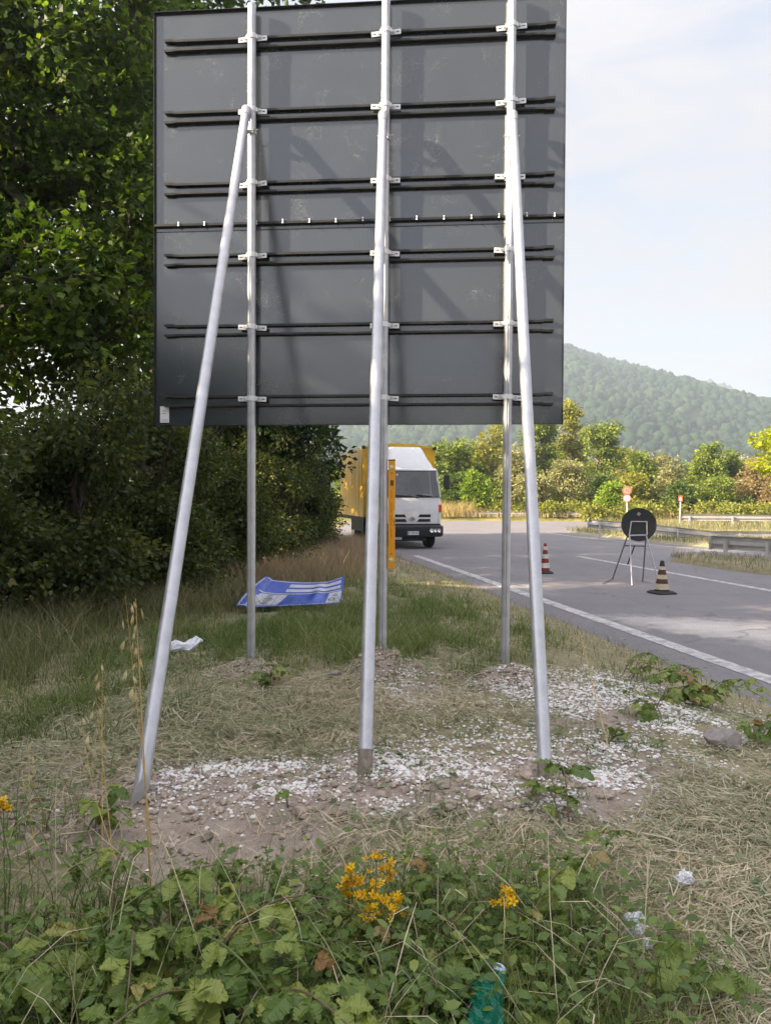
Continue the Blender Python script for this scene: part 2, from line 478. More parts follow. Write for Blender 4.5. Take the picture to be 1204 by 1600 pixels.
M['tallgrass'] = leafmat('tall_mixed_grass_blade', [(0.0, (0.10, 0.125, 0.05)), (0.4, (0.20, 0.21, 0.09)), (0.7, (0.40, 0.33, 0.19)), (1.0, (0.54, 0.41, 0.29))], 0.25, 0.6, (1, 1, 0.6))
M['straw'] = leafmat('mown_straw', [(0.0, (0.24, 0.22, 0.13)), (0.3, (0.46, 0.41, 0.27)), (0.55, (0.60, 0.50, 0.35)), (1.0, (0.76, 0.66, 0.49))], 0.22, 0.7, (1, 1, 0.8))
M['hay_green'] = leafmat('mown_green_hay', [(0.0, (0.14, 0.18, 0.085)), (0.4, (0.29, 0.31, 0.17)), (1.0, (0.64, 0.58, 0.42))], 0.22, 0.7, (1, 1, 0.8))
M['dryweed'] = leafmat('dry_pinkish_weeds', [(0.0, (0.20, 0.19, 0.10)), (0.5, (0.40, 0.30, 0.20)), (1.0, (0.56, 0.42, 0.32))], 0.25, 0.7, (1, 1, 0.8))
M['goldgrass'] = leafmat('golden_dry_grass', [(0.0, (0.26, 0.20, 0.08)), (0.6, (0.46, 0.36, 0.15)), (1.0, (0.62, 0.50, 0.25))], 0.2, 0.7, (1, 1, 0.8))
M['oat'] = leafmat('oat_straw', [(0.0, (0.62, 0.50, 0.26)), (1.0, (0.80, 0.72, 0.48))], 0.2, 0.6, (1, 1, 0.8), objrnd=True)
M['oatstem'] = simple('oat_stalk', (0.56, 0.38, 0.12), 0.6, 0, 0.2, 30)
M['petal'] = leafmat('yellow_petal', [(0.0, (0.78, 0.44, 0.008)), (0.7, (0.90, 0.62, 0.015)), (1.0, (0.66, 0.33, 0.02))], 0.25, 0.5, (1, 1, 0.5), objrnd=True)
# ground
q = N('verge_soil')
f1 = q.noise(0.9, 5); f2 = q.noise(9, 6, 0.7); f3 = q.noise(70, 4, 0.7)
soil = q.mix(q.rngmap(f2, 0.3, 0.7), (0.29, 0.23, 0.19), (0.48, 0.405, 0.345))
soil = q.mix(q.rngmap(f3, 0.5, 0.72, 0, 0.55), soil, (0.52, 0.45, 0.39))
thatch = q.mix(q.rngmap(f2, 0.35, 0.65), (0.25, 0.22, 0.135), (0.46, 0.39, 0.27))
thatch = q.mix(q.rngmap(f3, 0.4, 0.6, 0, 0.6), thatch, (0.24, 0.235, 0.13))
a = q.attr('soil').outputs['Fac']
sm = q.n('ShaderNodeMath', _operation='ADD'); q.l(a, sm.inputs[0]); q.l(q.rngmap(f2, 0.2, 0.8, -0.35, 0.35), sm.inputs[1])
c = q.mix(q.rngmap(sm.outputs[0], 0.35, 0.6), thatch, soil)
far = q.attr('far').outputs['Fac']
gold = q.mix(q.rngmap(f1, 0.35, 0.65), (0.14, 0.16, 0.04), (0.36, 0.29, 0.12))
c = q.mix(far, c, gold)
q.base(c).rough(0.95); q.p.inputs['Specular IOR Level'].default_value = 0.1
ad = q.n('ShaderNodeMath', _operation='MULTIPLY_ADD'); q.l(f3, ad.inputs[0]); ad.inputs[1].default_value = 0.5; q.l(f2, ad.inputs[2])
q.bump(ad.outputs[0], 0.9, 0.03)
M['ground'] = q.m
q = N('asphalt')
q.oc = q.n('ShaderNodeTexCoord').outputs['Object']
f1 = q.noise(0.35, 5); f2 = q.noise(4, 5, 0.6); f3 = q.noise(160, 3, 0.6)
c = q.mix(q.rngmap(f1, 0.35, 0.65), (0.170, 0.160, 0.178), (0.22, 0.206, 0.224))
c = q.mix(q.rngmap(f3, 0.35, 0.7, 0, 0.55), c, (0.30, 0.29, 0.29))
c = q.mix(q.rngmap(f2, 0.55, 0.75, 0, 0.3), c, (0.10, 0.095, 0.098))
# long wear streaks along the lane
mpn = q.n('ShaderNodeMapping', Rotation=(0, 0, R(-10)), Scale=(3.0, 0.12, 1)); q.l(q.oc, mpn.inputs['Vector'])
f4 = q.noise(1.0, 4, 0.6, mpn.outputs['Vector'])
c = q.mix(q.rngmap(f4, 0.5, 0.7, 0, 0.35), c, (0.27, 0.25, 0.24))
# spilled stone dust: two streaks lying across the lane
for (cx, cy, rz, sx, sy, w) in ((3.75, 9.0, -38, 0.36, 1.5, 1.0), (2.35, 13.0, -80, 0.25, 1.3, 0.35), (4.6, 8.4, -50, 0.55, 1.7, 0.9)):
    mq = q.n('ShaderNodeMapping', _vector_type='TEXTURE', Location=(cx, cy, 0), Rotation=(0, 0, R(rz) + R(90)), Scale=(sx * 2.2, sy, 1))
    q.l(q.oc, mq.inputs['Vector'])
    ln = q.n('ShaderNodeVectorMath', _operation='LENGTH'); q.l(mq.outputs['Vector'], ln.inputs[0])
    nn = q.n('ShaderNodeMath', _operation='MULTIPLY_ADD'); q.l(f2, nn.inputs[0]); nn.inputs[1].default_value = 1.1; q.l(ln.outputs['Value'], nn.inputs[2])
    c = q.mix(q.rngmap(nn.outputs[0], 1.5, 0.7, 0, w), c, (0.60, 0.56, 0.53))
vo = q.n('ShaderNodeTexVoronoi', _feature='DISTANCE_TO_EDGE', Scale=0.28)
wv = q.n('ShaderNodeTexNoise', Scale=1.5, Detail=5); q.l(q.oc, wv.inputs['Vector'])
wm = q.n('ShaderNodeVectorMath', _operation='MULTIPLY_ADD'); q.l(wv.outputs['Color'], wm.inputs[0]); wm.inputs[1].default_value = (1.2, 1.2, 0); q.l(q.oc, wm.inputs[2]); q.l(wm.outputs[0], vo.inputs['Vector'])
cm = q.n('ShaderNodeMath', _operation='MULTIPLY'); q.l(q.rngmap(vo.outputs['Distance'], 0.006, 0.001), cm.inputs[0]); q.l(q.rngmap(f1, 0.42, 0.56), cm.inputs[1])
cm2 = q.n('ShaderNodeMath', _operation='MULTIPLY'); q.l(cm.outputs[0], cm2.inputs[0]); cm2.inputs[1].default_value = 0.35
c = q.mix(cm2.outputs[0], c, (0.06, 0.055, 0.06))
f5 = q.noise(0.9, 6, 0.7)
c = q.mix(q.rngmap(f5, 0.56, 0.72, 0, 0.22), c, (0.33, 0.29, 0.27))
f6 = q.noise(45, 4, 0.75)
c = q.mix(q.rngmap(f6, 0.50, 0.68, 0, 0.5), c, (0.09, 0.085, 0.092))
q.base(c).rough(0.85); q.p.inputs['Specular IOR Level'].default_value = 0.3
q.bump(f3, 0.7, 0.008)
M['asphalt'] = q.m
q = N('worn_white_marking')
f = q.noise(7, 6, 0.7); f3 = q.noise(120, 3)
c = q.mix(q.rngmap(f, 0.40, 0.62, 0, 0.95), (0.60, 0.58, 0.58), (0.25, 0.24, 0.25))
c = q.mix(q.rngmap(f3, 0.5, 0.75, 0, 0.4), c, (0.3, 0.29, 0.29))
q.base(c).rough(0.8)
M['marking'] = q.m
M['gravel'] = leafmat('white_chippings', [(0.0, (0.42, 0.37, 0.34)), (0.3, (0.72, 0.69, 0.67)), (1.0, (0.90, 0.88, 0.87))], 0.0, 0.8, spec=0.2)
M['clod'] = simple('soil_clods', (0.39, 0.32, 0.265), 0.95, 0, 0.35, 30, 0.1)
M['hill'] = simple('hill_ground', (0.032, 0.048, 0.022), 0.95, 0, 0.3, 0.02, 0.05)
# ------------------------------------------------------------------ ground
EDGE_A, EDGE_B = 3.95, -0.177          # asphalt edge: x = EDGE_A + EDGE_B * y
MOUNDS = [(-0.99, 5.50, 0.07, 0.20), (-0.02, 5.42, 0.13, 0.24), (0.88, 5.33, 0.09, 0.22), (-1.0, 3.12, 0.03, 0.25),
          (-0.08, 3.30, 0.07, 0.26), (0.72, 3.28, 0.05, 0.26), (-0.45, 2.95, 0.05, 0.35), (0.35, 3.1, 0.04, 0.3)]
def ground_z(x, y):
    x = np.asarray(x, float); y = np.asarray(y, float)
    s = (x - (EDGE_A + EDGE_B * np.minimum(y, 34))) / 1.0155
    amp = 0.25 - 0.13 * sst(7, 13, y) - 0.07 * sst(2.8, 1.6, y)
    rag = 0.14 * (fbm(x * 2.3, y * 2.3, 5) - 0.5)
    z = -0.06 + 0.075 * sst(-0.05, 0.25, -s + rag) + amp * sst(0.15, 1.7, -s)
    z = z + (0.10 * (fbm(x * 0.9, y * 0.9, 11) - 0.5) + 0.07 * (fbm(x * 4, y * 4, 23) - 0.5)) * sst(0.1, 0.8, -s)
    z = z + 0.025 * (fbm(x * 14, y * 14, 31, 3) - 0.5) * sst(0.1, 0.6, -s)
    z = z + 0.30 * sst(-2.6, -5.5, x + 0.12 * (y - 6)) * sst(30, 20, y)
    for (mx, my, mh, mr) in MOUNDS:
        g = mh * np.exp(-((x - mx) ** 2 + (y - my) ** 2) / (2 * (mr * 0.62) ** 2))
        z = z + g * (0.75 + 0.5 * fbm(x * 9, y * 9, 41, 3))
    z = z + sst(50.6, 52.5, y) * (0.2 + 0.25 * fbm(x * 0.2, y * 0.2, 3)) + sst(60, 400, y) * 4.0
    z = z + sst(33, 40, x) * 0.3
    return z
def onground(px, py):
    z = 0.25
    for _ in range(12):
        p = onz(px, py, z); z = 0.5 * z + 0.5 * float(ground_z(np.array([p.x]), np.array([p.y]))[0])
    return onz(px, py, z)
def axis(parts):
    a = []
    for (lo, hi, st) in parts: a += list(np.arange(lo, hi - 1e-6, st))
    a.append(parts[-1][1]); return np.array(a)
gx = axis([(-1400, -200, 300), (-200, -30, 20), (-30, -8, 2), (-8, -3.2, 0.25), (-3.2, 3.6, 0.045), (3.6, 8, 0.3), (8, 40, 2), (40, 200, 20), (200, 1400, 300)])
gy = axis([(-100, -20, 20), (-20, -2, 2), (-2, 1.5, 0.25), (1.5, 7.2, 0.045), (7.2, 14, 0.15), (14, 36, 0.6), (36, 56, 1), (56, 100, 5), (100, 600, 50), (600, 2000, 350)])
GX, GY = np.meshgrid(gx, gy)
GZ = ground_z(GX, GY)
nx, ny = len(gx), len(gy)
idx = np.arange(nx * ny).reshape(ny, nx)
GF = np.stack([idx[:-1, :-1], idx[:-1, 1:], idx[1:, 1:], idx[1:, :-1]], -1).reshape(-1, 4)
SOIL = [(-0.55, 2.95, 0.55, 1.0), (-0.1, 3.25, 0.5, 1.0), (0.7, 3.25, 0.45, 1.0), (-1.0, 3.1, 0.5, 1.0), (0.35, 3.15, 0.4, 0.8), (-1.5, 3.05, 0.5, 0.8),
        (-0.99, 5.45, 0.28, 1.1), (-0.02, 5.35, 0.32, 1.1), (0.88, 5.28, 0.35, 1.1), (1.2, 4.4, 0.6, 0.7), (1.1, 3.4, 0.6, 0.7), (0.3, 4.9, 0.4, 0.6),
        (1.9, 5.6, 0.5, 0.6), (0.9, 7.8, 0.5, 0.4), (0.7, 10.5, 0.6, 0.6), (0.45, 14, 0.8, 0.7), (0.5, 18, 1.0, 0.7)]
soil = np.zeros_like(GX)
for (sx_, sy_, sr, sw) in SOIL:
    soil = np.maximum(soil, sw * np.exp(-((GX - sx_) ** 2 + (GY - sy_) ** 2) / (2 * (sr * 0.7) ** 2)))
farA = sst(34, 48, GY)
ground = obj_np('ground', np.stack([GX, GY, GZ], -1).reshape(-1, 3), GF, M['ground'], smooth=True,
                attrs={'soil': soil.reshape(-1), 'far': farA.reshape(-1)})
tag(ground, 'uneven roadside verge of soil and mown grass', None, kind='structure')

# ------------------------------------------------------------------ road and its markings
ys = np.concatenate([np.arange(-30, 34, 4.0), np.arange(34, 52.1, 2.0)])
V = []
for y in ys:
    xl = EDGE_A + EDGE_B * min(y, 34) - 0.55 - (max(y - 34, 0) ** 2) * 0.10
    V += [(xl, y, 0.0), (45.0, y, 0.0)]
F = [(2 * i, 2 * i + 1, 2 * i + 3, 2 * i + 2) for i in range(len(ys) - 1)]
road = Geo().add(V, F).build('road', M['asphalt'])
tag(road, 'grey worn asphalt road with slip lane', None, kind='structure')
def strip(name, pts, w, label, z=0.004):
    g = Geo(); pts = [Vector((p[0], p[1], 0)) for p in pts]
    A = []; B = []
    for i, p in enumerate(pts):
        t = (pts[min(i + 1, len(pts) - 1)] - pts[max(i - 1, 0)]).normalized()
        nrm = Vector((t.y, -t.x, 0))
        A.append(p - nrm * w / 2 + Vector((0, 0, z))); B.append(p + nrm * w / 2 + Vector((0, 0, z)))
    n = len(pts)
    g.add(A + B, [(i, i + 1, n + i + 1, n + i) for i in range(n - 1)])
    o = g.build(name, M['marking']); tag(o, label, None, kind='structure'); return o
strip('road_marking', [(4.33 - 0.177 * y, y) for y in np.arange(-8, 22, 2.0)], 0.19, 'white edge line running beside the grass verge')
strip('road_marking', [(8.62 - 0.181 * y, y) for y in np.arange(-4, 21.5, 2.0)], 0.16, 'white line between the lane and the slip road')
strip('road_marking', [(15.0, 10.5), (9.5, 22.5), (8.2, 27), (7.3, 31.5), (7.1, 34)], 0.13, 'thin white line around the grass island')

def island(name, outline, label, h=0.16, mat='ground'):
    ctr = Vector((sum(p[0] for p in outline) / len(outline), sum(p[1] for p in outline) / len(outline), 0))
    rings = []
    for s_, z in ((1.0, -0.03), (0.97, h * 0.55), (0.9, h), (0.5, h * 1.15)):
        rings.append([(ctr.x + (x - ctr.x) * s_, ctr.y + (y - ctr.y) * s_, z) for x, y in outline])
    o = Geo().loft(rings).build(name, M[mat], smooth=True)
    return tag(o, label, None, kind='structure')
ISL_A = [(8.0, 34.2), (8.6, 29.5), (9.6, 25), (11.5, 20.7), (15, 17.8), (22, 14), (40, 10), (40, 44), (20, 36.5), (12, 35.6), (9.2, 35.4)]
ISL_B = [(6.85, 18.6), (7.05, 17.2), (7.55, 15.3), (8.9, 12.3), (10.6, 9), (13, 5), (14.5, 6), (11.9, 12.0), (9.4, 16.9), (8.0, 18.7), (7.3, 19.2)]
island('grass_island', ISL_A, 'grassy island behind the long guardrail')
island('grass_island', ISL_B, 'grassy strip under the near guardrail')

# ------------------------------------------------------------------ hills with their forest, and the air in front of them
def hill(name, ridge_px, D, y0, seed, label, rough=1.0, mat='hill'):
    xs = np.array([at(p[0], p[1], D).x for p in ridge_px]); zs = np.array([at(p[0], p[1], D).z for p in ridge_px])
    X = np.linspace(xs[0], xs[-1], 170); Y = np.concatenate([np.linspace(y0, D, 70), np.linspace(D + 20, D + 340, 12)])
    XX, YY = np.meshgrid(X, Y)
    rz = np.interp(XX, xs, zs)
    t = np.clip((YY - y0) / (D - y0), 0, 1)
    prof = (0.55 * t + 0.45 * t * t * (3 - 2 * t))
    Z = rz * prof
    Z = np.where(YY > D, rz * (1 - 0.4 * ((YY - D) / 340)), Z)
    gul = (fbm(XX / 87.0, YY / 170.0, seed, 4) - 0.5) * 31 * rough * np.sin(np.pi * np.clip(t, 0, 1)) ** 0.8
    Z = Z + gul + (fbm(XX / 27.0, YY / 27.0, seed + 9, 3) - 0.5) * 5 * rough
    n, m_ = len(X), len(Y)
    ii = np.arange(n * m_).reshape(m_, n)
    FF = np.stack([ii[:-1, :-1], ii[:-1, 1:], ii[1:, 1:], ii[1:, :-1]], -1).reshape(-1, 4)
    o = obj_np(name, np.stack([XX, YY, Z], -1).reshape(-1, 3), FF, M[mat], smooth=True)
    tag(o, label, None, kind='structure')
    return X, Y, Z
def sample_grid(X, Y, Z, x, y):
    fx = np.interp(x, X, np.arange(len(X))); fy = np.interp(y, Y, np.arange(len(Y)))
    ix = np.clip(fx.astype(int), 0, len(X) - 2); iy = np.clip(fy.astype(int), 0, len(Y) - 2)
    a = fx - ix; b = fy - iy
    return (Z[iy, ix] * (1 - a) + Z[iy, ix + 1] * a) * (1 - b) + (Z[iy + 1, ix] * (1 - a) + Z[iy + 1, ix + 1] * a) * b
# icosahedron used for crowns of the far wood and for stones
ph = (1 + 5 ** 0.5) / 2
ICO_V = np.array([(-1, ph, 0), (1, ph, 0), (-1, -ph, 0), (1, -ph, 0), (0, -1, ph), (0, 1, ph), (0, -1, -ph), (0, 1, -ph), (ph, 0, -1), (ph, 0, 1), (-ph, 0, -1), (-ph, 0, 1)]) / math.sqrt(1 + ph * ph)
ICO_F = np.array([(0, 11, 5), (0, 5, 1), (0, 1, 7), (0, 7, 10), (0, 10, 11), (1, 5, 9), (5, 11, 4), (11, 10, 2), (10, 7, 6), (7, 1, 8), (3, 9, 4), (3, 4, 2), (3, 2, 6), (3, 6, 8), (3, 8, 9), (4, 9, 5), (2, 4, 11), (6, 2, 10), (8, 6, 7), (9, 8, 1)])
def blobs(P, S, jit=0.25, rg=rng):
    """one distorted icosahedron for each point; S (n,3) radii"""
    n = len(P)
    a = rg.uniform(0, 2 * np.pi, n)
    B = np.repeat(ICO_V[None], n, 0) * (1 + rg.uniform(-jit, jit, (n, 12, 1)))
    B = B * S[:, None, :]
    ca, sa = np.cos(a)[:, None], np.sin(a)[:, None]
    x = B[..., 0] * ca - B[..., 1] * sa; y = B[..., 0] * sa + B[..., 1] * ca
    V = np.stack([x, y, B[..., 2]], -1) + P[:, None, :]
    F = (ICO_F[None] + (np.arange(n) * 12)[:, None, None]).reshape(-1, 3)
    return V.reshape(-1, 3), F
OCT_V = np.array([(1, 0, 0), (0, 1, 0), (-1, 0, 0), (0, -1, 0), (0, 0, 1), (0, 0, -1)], float)
OCT_F = np.array([(0, 1, 4), (1, 2, 4), (2, 3, 4), (3, 0, 4), (1, 0, 5), (2, 1, 5), (3, 2, 5), (0, 3, 5)])
def pebbles(P, S, jit, rg):
    n = len(P); a = rg.uniform(0, 2 * np.pi, n)
    B = np.repeat(OCT_V[None], n, 0) * (1.15 + rg.uniform(-jit, jit, (n, 6, 1))) + rg.uniform(-jit, jit, (n, 6, 3)) * 0.8
    B = B * S[:, None, :]; ca, sa = np.cos(a)[:, None], np.sin(a)[:, None]
    V = np.stack([B[..., 0] * ca - B[..., 1] * sa, B[..., 0] * sa + B[..., 1] * ca, B[..., 2]], -1) + P[:, None, :]
    return V.reshape(-1, 3), (OCT_F[None] + (np.arange(n) * 6)[:, None, None]).reshape(-1, 3)
def forest(name, grid, xr, yr, n, seed, label, size=6.0):
    rg = np.random.default_rng(seed)
    x = rg.uniform(*xr, n); y = yr[0] + (yr[1] - yr[0]) * rg.uniform(0, 1, n)
    dens = fbm(x / 47.0, y / 47.0, seed + 3, 3)
    keep = dens > 0.27
    x, y, dens = x[keep], y[keep], dens[keep]
    z = sample_grid(*grid, x, y)
    r_ = size * (0.45 + 0.85 * rg.uniform(0, 1, len(x)) ** 1.8)
    S = np.stack([r_, r_, r_ * rg.uniform(0.8, 1.4, len(x))], -1)
    P = np.stack([x, y, z + r_ * 0.5], -1)
    V, F = blobs(P, S, 0.22, rg)
    rnd = np.clip(0.25 + 1.1 * (fbm(x / 80.0, y / 80.0, seed + 8, 3) - 0.35) + rg.normal(0, 0.18, len(x)), 0, 1)
    o = obj_np(name, V, F, M['forest'], smooth=True, attrs={'rnd': np.repeat(rnd, 12)})
    return tag(o, label, 'forest', kind='stuff')
RIDGE1 = [(150, 690), (420, 668), (540, 648), (640, 590), (740, 525), (820, 520), (880, 551), (920, 562), (985, 586), (1040, 608), (1065, 618), (1100, 630), (1150, 645), (1204, 664), (1290, 695), (1420, 730), (1600, 740)]
g1 = hill('wooded_hill', RIDGE1, 1000, 375, 3, 'tall wooded hill rising behind the trees')
forest('hill_forest', g1, (at(480, 700, 1000).x, at(1330, 700, 1000).x), (430, 1023), 13000, 5, 'hazy forest covering the tall hill', 4.1)
RIDGE2 = [(900, 660), (985, 620), (1050, 606), (1080, 600), (1110, 600), (1138, 610), (1170, 627), (1204, 646), (1260, 668), (1350, 690), (1500, 720)]
g2 = hill('wooded_hill', RIDGE2, 1500, 1150, 8, 'farther rounded hilltop behind the right slope', 0.6)
forest('hill_forest', g2, (at(960, 700, 1500).x, at(1300, 700, 1500).x), (1240, 1515), 2600, 6, 'hazy forest on the farther hilltop', 6.0)
RIDGE3 = [(-300, 690), (100, 670), (300, 655), (450, 648), (560, 655), (640, 668), (720, 690), (850, 720)]
g3 = hill('wooded_hill', RIDGE3, 1680, 1380, 12, 'pale distant hill seen beside the dark tree', 0.6)
hz = Geo().span((-1500, -120, -2.0), (1500, 2080, 240)).build('haze')
q = N('haze'); q.t.nodes.remove(q.p)
pv = q.n('ShaderNodeVolumePrincipled', Density=0.0007, Anisotropy=0.2)
pv.inputs['Color'].default_value = (0.68, 0.82, 1.0, 1)
q.l(pv.outputs[0], q.out.inputs['Volume'])
hz.data.materials.append(q.m)
tag(hz, 'pale summer haze in front of the hills', 'haze', kind='stuff')
# ------------------------------------------------------------------ the large road sign, seen from behind
PE = Vector((0.9965, -0.0838, 0)); PN = Vector((0.0838, 0.9965, 0))      # along the panel, and away from the camera
SIGN_O = Vector((-0.221, 5.555, 0.28)); SIGN_RZ = math.atan2(PE.y, PE.x)
sign = empty('road_sign', SIGN_O, SIGN_RZ, 'large dark square road sign seen from behind on three braced posts', 'road sign')
def sgn(p):      # world -> sign frame
    d = Vector(p) - SIGN_O; return Vector((d.dot(PE), d.dot(PN), d.z))
def on_plane(px, py, v):    # sight line met with the plane at distance v behind (+) or before (-) the panel
    d = ray(px, py); o = SIGN_O + PN * v
    t = (o - CAM).dot(PN) / d.dot(PN); return sgn(CAM + d * t)
Z0, Z1, ZJ = 2.025 - 0.28, 5.028 - 0.28, 3.485 - 0.28
U0, U1 = on_plane(242.5, 350, 0).x, on_plane(881, 330, 0).x
for (za, zb, lab) in ((ZJ + 0.003, Z1, 'upper dusty half of the panel'), (Z0, ZJ - 0.003, 'lower half of the panel')):
    p = Geo().span((U0, 0, za), (U1, 0.004, zb)).build('panel', M['signback'], sign); p['label'] = lab
    g = Geo()                     # folded rim
    g.span((U0, -0.026, zb - 0.003), (U1, -0.001, zb)); g.span((U0, -0.026, za), (U1, -0.001, za + 0.003))
    g.span((U0, -0.026, za + 0.004), (U0 + 0.003, -0.001, zb - 0.004)); g.span((U1 - 0.003, -0.026, za + 0.004), (U1, -0.001, zb - 0.004))
    g.build('rim', M['blackpaint'], p)
Geo().span((U0 + 0.004, -0.031, ZJ - 0.010), (U1 - 0.004, -0.027, ZJ + 0.006)).build('joint_strip', M['blackpaint'], sign)
Geo().span((U0 + 0.01, -0.004, ZJ - 0.045), (U1 - 0.01, -0.001, ZJ - 0.041)).build('fold_line', M['blackpaint'], sign)
bolt = Geo().lathe([(0.003, -0.010), (0.007, -0.010), (0.007, -0.003), (0.003, -0.003), (0.003, 0.012), (0.006, 0.012), (0.006, 0.018)], n=8).mesh('joint_bolt', M['zinc'])
for k in range(15):
    u = U0 + 0.19 + k * 0.1925
    if abs(u - 0.31) < 0.05: continue
    inst('joint_bolt', bolt, sign, (u, -0.036, ZJ - 0.002 + random.uniform(-0.004, 0.004)))
# channels
RU0, RU1 = on_plane(257, 350, -0.03).x, on_plane(866, 330, -0.03).x
RAILZ = [on_plane(394, y, -0.03).z for y in (66, 179, 292, 404, 515, 626)]
g = Geo(); hh = 0.040; dp = 0.034
def flange(z0, z1):
    g.span((RU0, -dp, z0), (RU1, -0.003, z1))
flange(hh - 0.006, hh); flange(-hh, -hh + 0.006)
g.span((RU0 + 0.07, -dp - 0.003, hh - 0.017), (RU1 - 0.07, -dp, hh - 0.001)); g.span((RU0 + 0.07, -dp - 0.003, -hh + 0.001), (RU1 - 0.07, -dp, -hh + 0.015))
for s_ in (RU0, RU1 - 0.075):
    g.span((s_, -dp - 0.003, hh - 0.012), (s_ + 0.075, -dp - 0.0005, hh + 0.006)); g.span((s_, -dp - 0.003, -hh - 0.004), (s_ + 0.075, -dp - 0.0005, -hh + 0.012))
railm = g.mesh('channel_rail', M['blackpaint'])
webm = Geo().span((RU0 + 0.004, -0.006, -hh + 0.0065), (RU1 - 0.004, -0.003, hh - 0.0065)).mesh('rail_web', M['signback'])
for z in RAILZ:
    r0_ = inst('channel_rail', railm, sign, (0, 0, z)); inst('rail_web', webm, r0_)
# posts: grooved tube
def groove(r_, n=26):
    s_ = []
    for k in range(n):
        a = 2 * math.pi * k / n
        rr = r_ * (0.80 if k in (19,) else 1.0)
        s_.append((rr * math.cos(a), rr * math.sin(a)))
    return s_
VP = -0.075
POSTS = [((393, 30), (394.3, 1032)), ((603, 15), (599.3, 1012)), ((800, 3), (790, 1030))]
pu = [on_plane((a[0] + b[0]) / 2, 400, VP).x for a, b in POSTS]
pu = [on_plane(393.3, 300, VP).x, on_plane(601.5, 300, VP).x, on_plane(797, 300, VP).x]
clampg = Geo()
n = 18
for rr in (0,):
    ring_o = [(0.034 * math.cos(2 * math.pi * k / n), 0.034 * math.sin(2 * math.pi * k / n)) for k in range(n)]
    clampg.loft([[(x, y, z) for x, y in ring_o] for z in (-0.0175, 0.0175)], cap=False)
for s_ in (-1, 1):
    clampg.span((s_ * 0.031, 0.020, -0.020), (s_ * 0.104, 0.0245, 0.016))
    clampg.span((s_ * 0.031, -0.006, -0.014), (s_ * 0.043, 0.021, 0.014))
clampm = clampg.mesh('clamp', M['zinc'], bevel=0.0015, seg=1)
boltm = Geo().lathe([(0.010, -0.012), (0.010, -0.003), (0.004, -0.003), (0.004, 0.004)], n=6, axis='Y').mesh('bolt', M['galv'])
slotm = Geo().span((-0.010, -0.0015, -0.003), (0.010, 0.0, 0.003)).mesh('slot', M['black'])
for i, u in enumerate(pu):
    lean = [(0.0), (0.006), (0.016)][i]
    zt = [Z1 - 0.022, Z1 - 0.012, Z1 - 0.008][i]
    o = Geo().tube([(u - lean, VP, -0.25), (u + lean * 0.2, VP, zt)], 0.03, section=groove(0.030)).build('post', M['galv'], sign, smooth=True)
    Geo().lathe([(0.0305, 0.0), (0.0305, 0.012), (0.02, 0.019), (0.003, 0.021)], (u + lean * 0.2, VP, zt - 0.006), 18).build('post_cap', M['galv'], o, smooth=True)
    for j, z in enumerate(RAILZ):
        uu = u + lean * (-1 + 1.2 * (z + 0.25) / (zt + 0.25))
        c_ = inst('clamp', clampm, sign, (uu, VP, z + 0.010), (0, R(random.uniform(-5, 5)), 0))
        for s_ in (-1, 1):
            inst('bolt', boltm, c_, (s_ * 0.055, 0.018, random.uniform(-0.004, 0.006)))
            inst('slot', slotm, c_, (s_ * 0.082, 0.0195, -0.002))
# braces
BR = [((385, 172), (216, 1262, 0.245)), ((598.5, 180), (570, 1206, 0.32)), ((800.5, 180), (851, 1212, 0.31))]
for i, (t_, b_) in enumerate(BR):
    top = on_plane(t_[0], t_[1], VP - 0.064); bot = sgn(onground(b_[0], b_[1]))
    d = (top - bot).normalized(); low = bot - d * 0.10
    if i == 0:
        x = d.cross(Vector((0, 1, 0))).normalized(); y = d.cross(x)
        ring = lambda c, cut: [c + (x * math.cos(a) + y * math.sin(a)) * 0.031 + d * cut * math.cos(a - 2.6) for a in [2 * math.pi * k / 20 for k in range(20)]]
        br = Geo().loft([ring(bot + d * 0.055, 0.07), ring(bot + d * 0.3, 0), ring(top - d * 0.02, 0)]).build('brace', M['galv'], sign, smooth=True)
    else:
        br = Geo().tube([low, (low + top) / 2, top - d * 0.02], 0.031, 20).build('brace', M['galv'], sign, smooth=True)
        mud = Geo().tube([bot - d * 0.05, bot + d * (0.09 if i == 1 else 0.055)], [0.0325, 0.0318], 20).build('dried_mud', M['drymud'], br, smooth=True)
    Geo().tube([top - d * 0.075, top - d * 0.022, top - d * 0.018, top + d * 0.012, top + d * 0.028], [0.0335, 0.0335, 0.036, 0.034, 0.018], 18).build('end_sleeve', M['galv'], br, smooth=True)
    cb = top + Vector((0, 0.064, -0.135))
    cg = Geo().lathe([(0.033, -0.014), (0.036, -0.012), (0.036, 0.012), (0.033, 0.014)], (0, 0, 0), 18)
    cg.span((0.02, -0.07, -0.012), (0.026, -0.02, 0.012)); cg.span((-0.026, -0.07, -0.012), (-0.02, -0.02, 0.012))
    cg.tube([(-0.055, -0.05, 0), (0.055, -0.05, 0)], 0.0045, 8)
    cl = cg.build('collar', M['galv'], br, smooth=True); cl.location = (pu[i] + 0.002, VP, cb.z)
# paper label
lab = Geo().span((U0 + 0.038, -0.0035, Z0 + 0.022), (U0 + 0.106, -0.0015, Z0 + 0.142)).build('paper_label', M['paper'], sign)
lab['label'] = 'small white paper label at the lower left corner'
lg = Geo()
for k, (a, b, z) in enumerate(((0.05, 0.098, 0.131), (0.052, 0.095, 0.112), (0.052, 0.085, 0.104), (0.052, 0.075, 0.088), (0.07, 0.096, 0.091), (0.05, 0.098, 0.042), (0.05, 0.098, 0.033))):
    lg.span((U0 + a, -0.0045, Z0 + z), (U0 + b, -0.0040, Z0 + z + (0.0035 if k == 3 else 0.0015)))
lg.build('printed_lines', M['ink'], lab)

